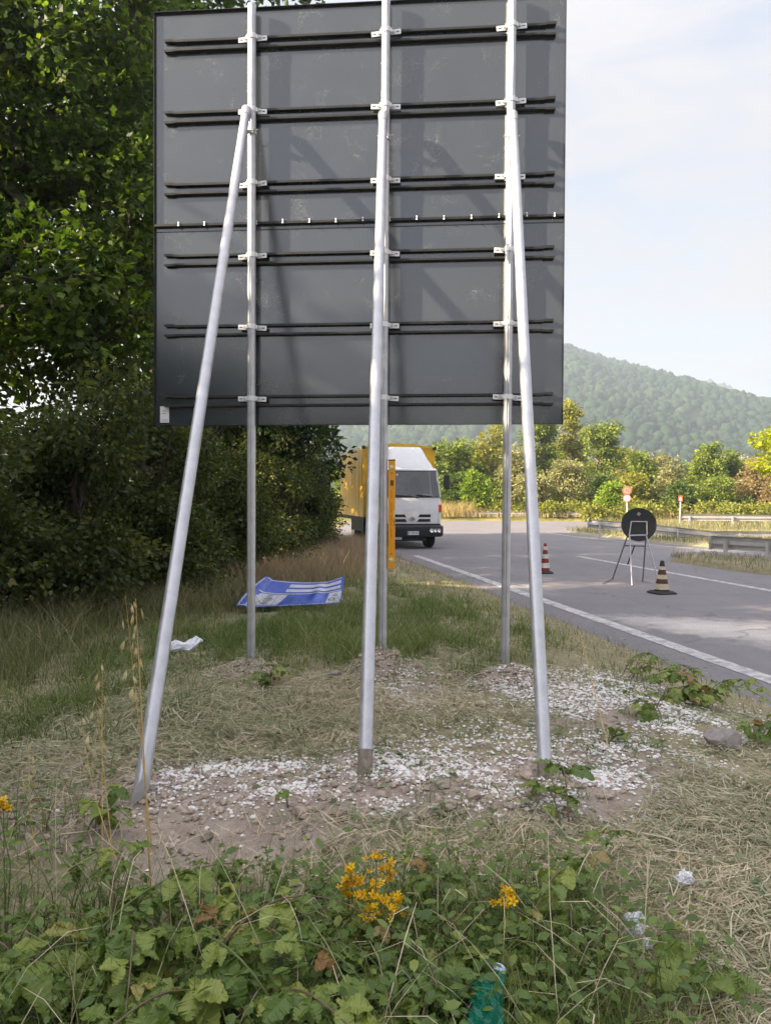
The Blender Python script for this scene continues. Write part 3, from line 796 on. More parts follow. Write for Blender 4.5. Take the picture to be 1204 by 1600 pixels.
# ------------------------------------------------------------------ spirit level held against the middle post
lv = on_plane(611.2, 888, VP); lvt = on_plane(611.2, 718, VP)
lvw = SIGN_O + PE * lv.x + PN * lv.y + Vector((0, 0, lv.z))
level = empty('spirit_level', lvw, SIGN_RZ, 'orange spirit level upright against the middle sign post', 'spirit level')
Lh = lvt.z - lv.z; hw = 0.0235
body = Geo()
body.span((-hw, -0.011, 0.008), (hw, 0.011, Lh - 0.008)).build('body', M['orange'], level, bevel=0.002)
Geo().span((-hw - 0.001, -0.012, 0), (hw + 0.001, 0.012, 0.0075)).build('end_cap', M['orange'], level)
Geo().span((-hw - 0.001, -0.012, Lh - 0.0075), (hw + 0.001, 0.012, Lh)).build('end_cap', M['darkmark'], level)
for z in (0.062, Lh - 0.055):
    v_ = Geo().lathe([(0.016, 0), (0.016, 0.002)], (0, -0.0135, z), 18, 'Y').build('vial', M['vial'], level)
    Geo().tube([(-0.013, -0.0150, z), (0.013, -0.0150, z)], 0.0035, 8).build('bubble_tube', M['white_sign'], v_)
for z in (0.105, Lh - 0.097):
    Geo().lathe([(0.0045, 0), (0.0045, 0.0012)], (0.001, -0.0125, z), 10, 'Y').build('rivet', M['darkmark'], level)
Geo().span((hw - 0.010, -0.0125, Lh * 0.47), (hw - 0.001, -0.0112, Lh * 0.53)).build('edge_vial', M['vial'], level)
lgp = Geo().span((-0.008, -0.0122, Lh - 0.185), (0.014, -0.0113, Lh - 0.148)).build('printed_mark', M['darkmark'], level)
gg = Geo()
gg.span((0.000, -0.0132, Lh - 0.160), (0.010, -0.0123, Lh - 0.157)); gg.span((0.000, -0.0132, Lh - 0.168), (0.008, -0.0123, Lh - 0.165)); gg.span((0.000, -0.0132, Lh - 0.178), (0.010, -0.0123, Lh - 0.175))
gg.build('printed_lines', M['orange'], lgp)
M['faintprint'] = simple('faint_print', (0.50, 0.16, 0.008), 0.4, 0, 0.1)
for (za, zb) in ((0.30, 0.345), (0.40, 0.44), (0.215, 0.255), (0.50, 0.53)):
    gp = Geo(); z = za
    while z < zb + 0.03:
        gp.span((-0.005, -0.0120, z), (0.003, -0.0113, z + 0.005)); z += 0.009
    gp.build('faint_lettering', M['faintprint'], level)
Geo().span((hw - 0.006, -0.0121, Lh * 0.39), (hw - 0.003, -0.0113, Lh * 0.45)).build('edge_print', M['darkmark'], level)

# ------------------------------------------------------------------ bent blue sign lying in the grass
bs = empty('fallen_sign', (-1.05, 8.8, 0.25), 0, 'bent blue and white road sign lying in the grass behind the left post', 'fallen sign')
cor = {(0, 0): Vector((-1.64, 8.2, 0.32)), (1, 0): Vector((-0.50, 8.66, 0.31)), (0, 1): Vector((-1.48, 9.2, 0.53)), (1, 1): Vector((-0.50, 9.4, 0.49))}
def surf(u, v, off=0.0):
    def P(u, v):
        p = cor[0, 0] * (1 - u) * (1 - v) + cor[1, 0] * u * (1 - v) + cor[0, 1] * (1 - u) * v + cor[1, 1] * u * v
        sag = -0.03 * math.sin(math.pi * u) * (0.2 + v) + 0.025 * max(0, 0.25 - u) * 4 * math.sin(v * 3.1) - 0.03 * math.sin(math.pi * v) + 0.05 * max(0, u - 0.8) * 5 * v
        dent = 0.018 * math.exp(-((u - 0.72) ** 2) / 0.002) * math.sin(3 * v)
        q_ = p + Vector((0, 0, sag + dent))
        if u < 0.12: q_ += Vector((0.10 * (0.12 - u) / 0.12 * (v - 0.5) ** 2 * 2, 0, 0.02))
        return q_
    p = P(u, v)
    if off:
        nrm = (P(u + 0.01, v) - P(u - 0.01, v)).cross(P(u, v + 0.01) - P(u, v - 0.01)).normalized()
        p = p + nrm * off
    return p
def patch(name, u0, u1, v0, v1, off, mat, parent, skew=0.0, nu=14, nv=8, thick=0.0):
    g = Geo()
    rows = []
    for j in range(nv + 1):
        v = v0 + (v1 - v0) * j / nv
        rows.append([surf(min(1, u0 + (u1 - u0) * i / nu + skew * (v - v0)), v, off) for i in range(nu + 1)])
    V = [p for r_ in rows for p in r_]
    F = [(j * (nu + 1) + i, j * (nu + 1) + i + 1, (j + 1) * (nu + 1) + i + 1, (j + 1) * (nu + 1) + i) for j in range(nv) for i in range(nu)]
    if thick:
        b = len(V)
        V = V + [p + Vector((0, 0, -thick)) for p in V]
        F = F + [tuple(i + b for i in f[::-1]) for f in F]
        loop = [i for i in range(nu + 1)] + [j * (nu + 1) + nu for j in range(1, nv + 1)] + [nv * (nu + 1) + i for i in range(nu - 1, -1, -1)] + [j * (nu + 1) for j in range(nv - 1, 0, -1)]
        for a_, c_ in zip(loop, loop[1:] + loop[:1]): F.append((a_, a_ + b, c_ + b, c_))
    g.add(V, F)
    return g.build(name, mat, parent, smooth=True, org=bs.location)
patch('panel', 0, 1, 0, 1, 0, M['blue'], bs, nu=40, nv=20, thick=0.004)
for (u0, u1, v0, v1, nm) in ((0.02, 0.98, 0.012, 0.035, 'border'), (0.05, 0.98, 0.955, 0.975, 'border'), (0.10, 0.98, 0.555, 0.585, 'border'), (0.012, 0.03, 0.05, 0.95, 'border')):
    patch(nm, u0, u1, v0, v1, 0.003, M['bluewhite'], bs, nu=24)
patch('stripe', 0.36, 0.97, 0.64, 0.74, 0.003, M['bluewhite'], bs, nu=20)
patch('stripe', 0.37, 0.97, 0.80, 0.90, 0.003, M['bluewhite'], bs, nu=20)
wp = patch('white_field', 0.10, 0.385, 0.07, 0.53, 0.003, M['bluewhite'], bs, skew=0.05)
for k in range(9):
    u = 0.225 + 0.012 * random.uniform(-1, 1); v = 0.11 + 0.045 * k
    patch('worn_letter', u - random.uniform(0, 0.03), u + random.uniform(0.02, 0.075), v, v + random.uniform(0.012, 0.03), 0.006, M['ink'], wp, nu=4, nv=2)
wr = patch('white_field', 0.845, 0.98, 0.06, 0.53, 0.003, M['bluewhite'], bs, skew=0.02)
ringp = []
g = Geo()
for k in range(24):
    a0 = 2 * math.pi * k / 24; a1 = 2 * math.pi * (k + 1) / 24
    g.add([surf(0.90 + 0.035 * rr * math.cos(a), 0.22 + 0.075 * rr * math.sin(a), 0.006) for rr, a in ((1, a0), (1, a1), (0.68, a1), (0.68, a0))], [(0, 1, 2, 3)])
g.build('letter_ring', M['ink'], wr, org=bs.location)
patch('worn_letter', 0.90, 0.95, 0.36, 0.385, 0.006, M['ink'], wr, nu=3, nv=2); patch('worn_letter', 0.905, 0.94, 0.43, 0.45, 0.006, M['ink'], wr, nu=3, nv=2)
# ------------------------------------------------------------------ lorry
TR_RZ = R(12.0)
tr = empty('truck', (0.78, 22.5, 0), TR_RZ, 'white cab lorry with yellow tarpaulin box parked facing the camera', 'truck')
def rrect(hx, y0, y1, z, r_=0.06, n=4):
    pts = []
    for (cx, cy, a0) in ((hx - r_, y1 - r_, 0), (-hx + r_, y1 - r_, 90), (-hx + r_, y0 + r_, 180), (hx - r_, y0 + r_, 270)):
        for k in range(n + 1):
            a = R(a0 + 90.0 * k / n); pts.append((cx + r_ * math.cos(a), cy + r_ * math.sin(a), z))
    return pts
cabg = Geo().loft([rrect(0.88, 0.02, 1.55, 0.74, 0.08), rrect(0.895, 0.0, 1.56, 0.95, 0.09), rrect(0.895, 0.0, 1.56, 1.35, 0.09), rrect(0.885, 0.03, 1.56, 1.52, 0.09)])
cab = cabg.build('cab', M['white_paint'], tr, smooth=True)
g = Geo()
for s_ in (-1, 1):                                    # pillars round the glass
    g.loft([[(s_ * 0.885, 0.03, 1.515), (s_ * 0.835, 0.035, 1.515), (s_ * 0.835, 0.14, 1.515), (s_ * 0.885, 0.14, 1.515)],
            [(s_ * 0.82, 0.24, 2.31), (s_ * 0.775, 0.245, 2.31), (s_ * 0.775, 0.33, 2.31), (s_ * 0.82, 0.33, 2.31)]])
    g.loft([[(s_ * 0.885, 1.05, 1.515), (s_ * 0.845, 1.05, 1.515), (s_ * 0.845, 1.55, 1.515), (s_ * 0.885, 1.55, 1.515)],
            [(s_ * 0.82, 1.05, 2.31), (s_ * 0.78, 1.05, 2.31), (s_ * 0.78, 1.55, 2.31), (s_ * 0.82, 1.55, 2.31)]])
M['window_light'] = simple('cab_wall_window_light', (0.42, 0.43, 0.44), 0.8)  # rear wall paled in colour to imitate light from a rear window
Geo().loft([[(-0.84, 1.50, 1.515), (0.84, 1.50, 1.515), (0.84, 1.548, 1.515), (-0.84, 1.548, 1.515)], [(-0.78, 1.50, 2.31), (0.78, 1.50, 2.31), (0.78, 1.548, 2.31), (-0.78, 1.548, 2.31)]]).build('cab_rear_wall', M['window_light'], tr)
g.build('window_pillars', M['white_paint'], tr, bevel=0.008, seg=1)
Geo().loft([rrect(0.825, 0.215, 1.57, 2.305, 0.08), rrect(0.83, 0.21, 1.57, 2.34, 0.09), rrect(0.80, 0.26, 1.56, 2.385, 0.09)]).build('cab_roof', M['white_paint'], tr, smooth=True)
ws = Geo().add([(-0.86, 0.045, 1.53), (0.86, 0.045, 1.53), (0.80, 0.255, 2.30), (-0.80, 0.255, 2.30)], [(0, 1, 2, 3)]).build('windscreen', M['glass'], tr)
Geo().tube([(-0.845, 0.036, 1.535), (0.845, 0.036, 1.535), (0.79, 0.25, 2.298), (-0.79, 0.25, 2.298), (-0.845, 0.036, 1.535)], 0.012, 6).build('rubber_seal', M['plastic'], ws)
Geo().span((-0.44, 0.215, 2.16), (-0.38, 0.22, 2.21)).build('sticker', M['paper'], ws)
for s_ in (-1, 1):
    Geo().add([(s_ * 0.868, 0.16, 1.53), (s_ * 0.868, 1.04, 1.53), (s_ * 0.802, 1.04, 2.30), (s_ * 0.802, 0.35, 2.30)], [(0, 1, 2, 3)]).build('side_window', M['glass'], tr)
    for sx in (s_ * 0.42,):
        st = Geo().span((sx - 0.22, 0.75, 1.1), (sx + 0.22, 1.25, 1.45)); st.loft([[(sx + a, 1.15 + b, 1.35) for a, b in ((-0.21, 0), (0.21, 0), (0.21, 0.13), (-0.21, 0.13))], [(sx + a, 1.25 + b, 1.95) for a, b in ((-0.19, 0), (0.19, 0), (0.19, 0.12), (-0.19, 0.12))]])
        st.loft([[(sx + a, 1.27 + b, 1.97) for a, b in ((-0.12, 0), (0.12, 0), (0.12, 0.1), (-0.12, 0.1))], [(sx + a, 1.29 + b, 2.16) for a, b in ((-0.10, 0), (0.10, 0), (0.10, 0.09), (-0.10, 0.09))]])
        st.build('cab_seat', M['seat'], tr, bevel=0.02, seg=2)
ds = Geo().span((-0.80, 0.12, 1.42), (0.80, 0.55, 1.545)).build('dashboard', M['seat'], tr, bevel=0.02)
Geo().span((-0.15, 0.14, 1.547), (0.27, 0.36, 1.565)).build('red_folder', M['red'], ds)
Geo().box((0.52, 0.2, 1.585), (0.30, 0.20, 0.01), m=Matrix.Rotation(R(28), 3, 'X')).build('paper_sheet', M['paper'], ds)
Geo().lathe([(0.20, 0), (0.225, 0.008), (0.20, 0.016)], (0, 0, 0), 18).build('steering_wheel', M['plastic'], tr).location = (0.42, 0.58, 1.62)
for x0, x1, z1 in ((-0.62, 0.02, 1.60), (0.12, 0.58, 1.60)):
    Geo().tube([(x0, 0.015, 1.50), (x0 + 0.10, 0.02, 1.535)], 0.012, 6).tube([(x0 + 0.02, 0.02, 1.59), (x1, 0.025, 1.548)], 0.012, 6).build('wiper', M['black'], tr)
# fairing
Geo().loft([rrect(0.735, 0.28, 1.50, 2.39, 0.10), rrect(0.70, 0.36, 1.50, 2.50, 0.10), rrect(0.61, 0.50, 1.50, 2.66, 0.11), rrect(0.56, 0.66, 1.50, 2.84, 0.11), rrect(0.525, 0.80, 1.50, 2.98, 0.11), rrect(0.48, 0.90, 1.48, 3.05, 0.11)]).build('roof_fairing', M['white_paint'], tr, smooth=True)
# front face
Geo().tube([(-0.885, -0.004, 1.500), (-0.5, -0.012, 1.512), (0.5, -0.012, 1.512), (0.885, -0.004, 1.500)], 0.006, 6).build('panel_gap', M['plastic'], tr)
for s_ in (-1, 1):
    for (za, zb, xa, xb) in ((0.94, 1.02, 0.18, 0.56), (0.805, 0.885, 0.155, 0.55)):
        Geo().add([(s_ * (xa + 0.0), -0.008, za), (s_ * xb, -0.006, za), (s_ * xb, -0.006, zb), (s_ * (xa + 0.05), -0.008, zb), (s_ * xa, 0.03, za), (s_ * xb, 0.03, za), (s_ * xb, 0.03, zb), (s_ * (xa + 0.05), 0.03, zb)],
                  [(0, 1, 2, 3), (0, 1, 5, 4), (1, 2, 6, 5), (2, 3, 7, 6), (3, 0, 4, 7)]).build('grille_slot', M['black'], tr)
    Geo().span((s_ * 0.805, -0.012, 1.08), (s_ * 0.90, 0.10, 1.31)).build('indicator_lamp', M['amber'], tr, bevel=0.012)
    Geo().span((s_ * 0.80, -0.004, 0.76), (s_ * 0.806, 0.0, 1.07)).build('panel_gap', M['plastic'], tr)
em = Geo(); em.tube([(0.075 * math.cos(a), -0.012, 0.89 + 0.055 * math.sin(a)) for a in [2 * math.pi * k / 20 for k in range(21)]], 0.009, 6)
em.span((-0.10, -0.026, 0.875), (0.10, -0.010, 0.905))
em.build('emblem', M['galv'], tr)
Geo().span((-0.05, -0.029, 0.881), (0.05, -0.027, 0.899)).build('emblem_bar', M['plastic'], tr)
# bumper
bump = Geo().loft([rrect(0.93, -0.02, 0.85, 0.36, 0.14), rrect(0.965, -0.07, 0.85, 0.42, 0.14), rrect(0.965, -0.07, 0.85, 0.66, 0.14), rrect(0.93, -0.03, 0.85, 0.70, 0.14)]).build('bumper', M['plastic'], tr, smooth=True)
Geo().span((-0.86, -0.01, 0.69), (0.86, 0.4, 0.745)).build('bumper_gap', M['black'], tr)
for s_ in (-1, 1):
    hl = Geo().span((s_ * 0.50, -0.078, 0.475), (s_ * 0.885, 0.02, 0.635)).build('headlight', M['plastic'], tr, bevel=0.015)
    for cx, r_ in ((0.575, 0.062), (0.685, 0.055), (0.80, 0.06)):
        Geo().lathe([(r_ * 0.3, 0.0), (r_ * 0.7, -0.010), (r_, -0.022), (r_ * 1.02, -0.004)], (s_ * cx, -0.075, 0.555), 14, 'Y').build('reflector', M['lamp'], hl, smooth=True)
npl = Geo().span((-0.17, -0.086, 0.42), (0.19, -0.074, 0.53)).build('number_plate', M['plate'], tr, bevel=0.006)
Geo().span((-0.168, -0.0875, 0.425), (-0.135, -0.0865, 0.525)).build('plate_band', M['plateblue'], npl)
tm = text_mesh('CL 901HM', 0.075, M['ink']); to = inst('lettering', tm, npl, (0.022, -0.0875, 0.475), (R(90), 0, 0))
Geo().span((-0.72, 0.05, 0.24), (0.45, 0.4, 0.36)).build('lower_valance', M['black'], tr)
Geo().span((-0.55, 0.02, 0.28), (-0.30, 0.06, 0.36)).build('tow_bracket', M['galv'], tr)
Geo().span((-0.45, 0.2, 0.45), (0.45, 6.2, 0.72)).build('chassis', M['black'], tr)
Geo().span((-0.86, 0.5, 0.62), (0.86, 1.5, 0.735)).build('cab_underside', M['black'], tr)
def wheel(x, y, w=0.24):
    s_ = 1 if x > 0 else -1
    wg = Geo().lathe([(0.20, -w / 2), (0.335, -w / 2), (0.365, -w / 2 + 0.04), (0.37, 0), (0.365, w / 2 - 0.04), (0.335, w / 2), (0.20, w / 2)], (x, y, 0.37), 28, 'X').build('wheel', M['tyre'], tr, smooth=True)
    Geo().lathe([(0.05, s_ * (w / 2 - 0.02)), (0.19, s_ * (w / 2 - 0.05)), (0.205, s_ * (w / 2 + 0.004))], (x, y, 0.37), 20, 'X').build('rim', M['rail'], wg, smooth=True)
for x in (-0.70, 0.70): wheel(x, 0.75)
for x in (-0.80, -0.53, 0.53, 0.80): wheel(x, 4.9, 0.22)
for s_ in (-1, 1):
    mr = Geo().loft([[(s_ * 1.06 + a * 0.085, 0.05 + b * 0.05, z) for a, b in ((-1, -1), (1, -1), (1, 1), (-1, 1))] for z in (1.77, 1.80, 2.16, 2.19)]).build('mirror', M['plastic'], tr, bevel=0.03)
    Geo().tube([(s_ * 0.84, 0.15, 2.24), (s_ * 0.97, 0.08, 2.27), (s_ * 1.05, 0.06, 2.24), (s_ * 1.07, 0.05, 2.17)], 0.013, 6).build('mirror_arm', M['plastic'], mr)
    Geo().tube([(s_ * 0.88, 0.12, 1.60), (s_ * 0.98, 0.08, 1.63), (s_ * 1.06, 0.05, 1.74), (s_ * 1.06, 0.05, 1.80)], 0.013, 6).build('mirror_arm', M['plastic'], mr)
# tarpaulin box
HB, YB0, YB1, ZB0, ZB1 = 1.12, 1.72, 6.6, 0.90, 3.09
def tarp_side(s_):
    ny_, nz_ = 70, 16
    V = []; 
    for j in range(nz_ + 1):
        z = ZB0 + (ZB1 - ZB0) * j / nz_
        for i in range(ny_ + 1):
            y = YB0 + (YB1 - YB0) * i / ny_
            w = 0.022 * math.sin(y * 9.5 + 0.6 * math.sin(z * 2)) + 0.012 * math.sin(y * 23 + z * 1.3)
            V.append((s_ * (HB + w * math.sin(math.pi * j / nz_) ** 0.5), y, z))
    F = [(j * (ny_ + 1) + i, j * (ny_ + 1) + i + 1, (j + 1) * (ny_ + 1) + i + 1, (j + 1) * (ny_ + 1) + i) for j in range(nz_) for i in range(ny_)]
    return Geo().add(V, F)
for s_ in (-1, 1): tarp_side(s_).build('tarpaulin_side', M['tarp'], tr, smooth=True)
Geo().span((-HB + 0.01, YB0, ZB0), (HB - 0.01, YB0 + 0.03, ZB1)).build('box_front', M['tarp'], tr)
Geo().loft([[(-HB, y, ZB1 - 0.02), (-HB, y, ZB1 + 0.02), (-0.5, y, ZB1 + 0.10), (0, y, ZB1 + 0.13), (0.5, y, ZB1 + 0.10), (HB, y, ZB1 + 0.02), (HB, y, ZB1 - 0.02)] for y in (YB0 - 0.03, YB1)]).build('box_roof', M['tarp'], tr)
for s_ in (-1, 1):
    Geo().span((s_ * HB - 0.03, YB0 - 0.025, ZB0), (s_ * HB + 0.03, YB0 + 0.03, ZB1)).build('corner_post', M['tarp'], tr)
    Geo().lathe([(0.03, -0.05), (0.065, -0.03), (0.065, 0.03), (0.03, 0.06)], (s_ * (HB + 0.02), YB0 - 0.06, ZB1 - 0.02), 12).build('corner_lamp', M['plastic'], tr, smooth=True)
    Geo().span((s_ * 1.02, 1.9, 0.42), (s_ * 1.10, 4.2, 0.85)).build('side_guard', M['black'], tr)
    Geo().span((s_ * 0.42, 4.3, 0.40), (s_ * 1.08, 4.34, 0.88)).build('mudflap', M['black'], tr)
Geo().span((-HB, YB0, ZB0 - 0.12), (HB, YB1, ZB0 - 0.005)).build('box_floor', M['black'], tr)
Geo().span((-HB, YB1 - 0.03, ZB0), (HB, YB1, ZB1)).build('box_rear', M['tarp'], tr)

# ------------------------------------------------------------------ traffic cones
def cone(loc, h, rb, bands, base, tilt, label):
    o = empty('traffic_cone', loc, random.uniform(0, 1), label, 'traffic cone', 'traffic cones on the road')
    o.rotation_euler = (tilt, 0, 0.3)
    b = base / 2
    Geo().loft([[(x * b, y * b, 0.004) for x, y in ((-1, -1), (1, -1), (1, 1), (-1, 1))], [(x * b, y * b, 0.022) for x, y in ((-1, -1), (1, -1), (1, 1), (-1, 1))],
                [(x * b * 0.72, y * b * 0.72, 0.05) for x, y in ((-1, -1), (1, -1), (1, 1), (-1, 1))]]).build('base', M['rubber'], o, bevel=0.008)
    n_ = len(bands)
    z0 = 0.05; r0 = rb; r1 = 0.028
    for k, (m_, f0, f1) in enumerate(bands):
        za = z0 + (h - z0) * f0; zb = z0 + (h - z0) * f1
        ra = r0 + (r1 - r0) * f0; rb_ = r0 + (r1 - r0) * f1
        e = 0.002 if k % 2 else 0.0
        prof = [(ra + e, za), (rb_ + e, zb)]
        if k == n_ - 1: prof += [(rb_ * 0.8, zb + 0.006), (0.010, zb + 0.007)]
        Geo().lathe(prof, (0, 0, 0), 22, cap=(k == n_ - 1)).build('band', M[m_], o, smooth=True)
    return o
c1 = onz(851, 896); c2 = onz(1033, 927.5)
cone(c1, 0.60, 0.095, [('coneRed', 0, .12), ('coneWhite', .12, .30), ('coneRed', .30, .46), ('coneWhite', .46, .62), ('coneRed', .62, .77), ('coneWhite', .77, .90), ('coneRed', .90, 1.0)], 0.25, 0.0, 'red and white striped traffic cone standing nearer the lorry')
cone(c2, 0.52, 0.115, [('rubber', 0, .05), ('coneCream', .05, .24), ('coneBrown', .24, .40), ('coneCream', .40, .54), ('coneBrown', .54, .71), ('coneCream', .71, .82), ('rubber', .82, 1.0)], 0.33, 0.01, 'grimy brown and cream traffic cone beside the round sign stand')

# ------------------------------------------------------------------ temporary round sign on a folding stand, seen from behind
tsw = onz(997, 912)
ts = empty('temporary_sign', (tsw.x, tsw.y, 0), R(-14), 'round black sign back on a folding steel stand in the road', 'temporary sign')
tilt = Matrix.Rotation(R(-14), 3, 'X')
dg_ = Geo().lathe([(0.02, -0.006), (0.275, -0.006), (0.297, -0.014), (0.302, -0.014), (0.302, 0.006), (0.02, 0.006)], (0, 0, 0), 40, 'Y').build('disc', M['signblack'], ts, smooth=True)
dg_.location = (0.0, 0.10, 1.045); dg_.rotation_euler = (R(-12), 0, 0)
dl = Geo().box((0.0, -0.012, 0.19), (0.055, 0.002, 0.055), m=Matrix.Rotation(R(35), 3, 'Y')).build('paper_label', M['greystone'], dg_)
M['drymetal'] = simple('dull_dark_steel', (0.17, 0.17, 0.19), 0.5, 0.4, 0.2, 20)
def barg(pts, r_, name, par, m_='galv'):
    return Geo().tube(pts, r_, 8).build(name, M[m_], par, smooth=True)
barg([(-0.17, -0.02, 0.85), (-0.13, 0.05, 1.10), (0.13, 0.05, 1.10), (0.13, -0.02, 0.87)], 0.011, 'back_frame', ts, 'rail')
barg([(-0.17, -0.035, 0.855), (0.11, -0.035, 0.865)], 0.012, 'crossbar', ts)
barg([(-0.165, -0.05, 0.86), (-0.135, -0.34, 0.005)], 0.013, 'leg', ts); barg([(0.11, -0.05, 0.87), (0.33, -0.20, 0.005)], 0.013, 'leg', ts)
barg([(-0.19, 0.03, 0.86), (-0.42, 0.62, 0.005)], 0.012, 'leg', ts, 'drymetal'); barg([(0.12, 0.03, 0.87), (0.10, 0.42, 0.005)], 0.012, 'leg', ts, 'drymetal')
barg([(-0.24, 0.17, 0.66), (0.115, 0.14, 0.66)], 0.010, 'crossbar', ts, 'plastic'); barg([(-0.07, 0.15, 0.65), (-0.16, 0.5, 0.30)], 0.012, 'prop', ts, 'plastic')
barg([(-0.42, 0.62, 0.02), (-0.62, -0.30, 0.014)], 0.006, 'tie_wire', ts, 'plastic'); barg([(0.10, 0.42, 0.03), (0.33, -0.2, 0.02)], 0.004, 'tie_wire', ts)

# ------------------------------------------------------------------ guardrails
def wbeam(h=0.31, d=0.08):
    pr = [(-0.155, 0.0), (-0.150, 0.025), (-0.115, d), (-0.065, d), (-0.03, 0.012), (0.03, 0.012), (0.065, d), (0.115, d), (0.150, 0.025), (0.155, 0.0)]
    return pr
def guardrail(pts, label, face, ztop=0.75, posts=2.0, ground=0.0, zs=None, endplate=True, thin=1.0):
    P0 = Vector(pts[0])
    o = empty('guardrail', (P0.x, P0.y, 0), 0, label, 'guardrail', 'guardrails along the slip road')
    pr = wbeam()
    full = [Vector(p) for p in pts]
    rings = []; back = []
    for i, p in enumerate(full):
        t = (full[min(i + 1, len(full) - 1)] - full[max(i - 1, 0)]); t.z = 0; t.normalize()
        n_ = Vector((t.y, -t.x, 0)) * face
        zc = p.z + ztop - 0.155 * thin
        rings.append([p.xy.to_3d() + n_ * d - Vector((P0.x, P0.y, 0)) + Vector((0, 0, zc + z * thin)) for z, d in pr])
        back.append([p.xy.to_3d() + n_ * (d - 0.005) - Vector((P0.x, P0.y, 0)) + Vector((0, 0, zc + z * thin)) for z, d in pr])
    for a in range(len(rings)):
        pass
    bm_ = Geo().loft([r_ + b_[::-1] for r_, b_ in zip(rings, back)], cap=True).build('beam', M['rail'], o)
    L_ = 0
    for i in range(len(full) - 1):
        a, b = full[i], full[i + 1]; ln = (b - a).length; k = 0.4 if i == 0 else posts * 0.5
        while k < ln:
            p = a.lerp(b, k / ln); t = (b - a).normalized(); n_ = Vector((t.y, -t.x, 0)) * face
            c_ = p.xy.to_3d() - n_ * 0.05 - Vector((P0.x, P0.y, 0))
            Geo().box((c_.x, c_.y, p.z + (ztop - 0.08 - 0.3) / 2), (0.06, 0.10, ztop - 0.08 + 0.3), math.atan2(t.y, t.x)).build('post', M['rail'], o)
            k += posts
    if endplate:
        t = (full[1] - full[0]).normalized(); n_ = Vector((t.y, -t.x, 0)) * face
        c_ = n_ * 0.04 - t * 0.03
        Geo().box((c_.x, c_.y, full[0].z + ztop - 0.155), (0.05, 0.13, 0.33), math.atan2(t.y, t.x)).build('end_terminal', M['rail'], o, bevel=0.015)
    return o
guardrail([(7.55, 17.8, 0.0), (8.35, 16.55, 0.0), (9.6, 14.6, 0.0), (12.2, 10.6, 0)], 'near guardrail end on posts at the right edge', -1, 0.66, 1.0)
guardrail([(7.35, 27.8, 0.03), (9.2, 27.0, -0.10), (11.2, 26.4, -0.32), (13.5, 26.6, -0.33), (18, 27.5, -0.3)], 'long low guardrail behind the round sign', -1, 0.73, 2.0)
guardrail([(14.4, 37.5, 0.05), (18.5, 37.0, 0.05), (25, 36.5, 0.05)], 'far guardrail in sunlit dry grass at the right', -1, 0.72, 2.0)
guardrail([(5.2, 52.0, 0.1), (8.6, 52.2, 0.12), (9.2, 52.2, 0.1), (13.2, 52.0, 0.1)], 'pale guardrail half hidden in grass beyond the junction', -1, 0.50, 2.0, endplate=False)
# ------------------------------------------------------------------ far signs
sp = at(978.5, 790, 46)
fs = empty('speed_sign', (sp.x, sp.y, 0.3), R(-4), 'speed limit 30 sign above a second round sign on a pole', 'traffic sign')
def disc(par, z, r_, face, name):
    d_ = Geo().lathe([(0.02, -0.02), (r_, -0.02), (r_, 0.0), (0.02, 0.0)], (0, 0, z), 30, 'Y').build(name, M[face], par)
    return d_
zc1 = at(978.5, 766.5, 46).z - 0.3; zc2 = at(978, 778.5, 46).z - 0.3
Geo().tube([(0.05, 0.03, -0.6), (0.0, 0.03, zc1 + 0.25)], 0.035, 8).build('pole', M['white_sign'], fs)
d1 = disc(fs, zc1, 0.27, 'pinkred', 'round_face'); Geo().lathe([(0.01, -0.028), (0.195, -0.028), (0.165, -0.021), (0.01, -0.021)], (0, 0, zc1), 26, 'Y').build('face_field', simple('faded_orange_field', (0.66, 0.34, 0.24), 0.5, 0, 0.1), d1)
inst('lettering', text_mesh('30', 0.26, M['ink']), d1, (0, -0.032, zc1), (R(90), 0, 0))
d2 = disc(fs, zc2, 0.24, 'pinkred', 'round_face'); Geo().lathe([(0.01, -0.028), (0.185, -0.028), (0.185, -0.021), (0.01, -0.021)], (0, 0, zc2), 26, 'Y').build('face_field', M['white_sign'], d2)
Geo().span((-0.09, -0.034, zc2 - 0.04), (-0.01, -0.029, zc2 + 0.03)).span((0.02, -0.034, zc2 - 0.04), (0.09, -0.029, zc2 + 0.02)).build('symbol', simple('grey_symbol', (0.25, 0.25, 0.32), 0.5), d2)
sp = at(1062, 790, 46)
fs2 = empty('marker_sign', (sp.x, sp.y, 0.3), R(-8), 'small red and white marker board on a short post', 'traffic sign')
zc = at(1062, 779, 46).z - 0.3
Geo().tube([(0, 0.03, -0.6), (0.02, 0.03, zc)], 0.035, 8).build('pole', M['white_sign'], fs2)
bd = Geo().span((-0.11, -0.015, zc - 0.17), (0.11, 0.0, zc + 0.19)).build('board', M['pinkred'], fs2, bevel=0.03)
Geo().span((-0.06, -0.022, zc - 0.11), (0.06, -0.016, zc + 0.05)).build('board_field', M['white_sign'], bd)
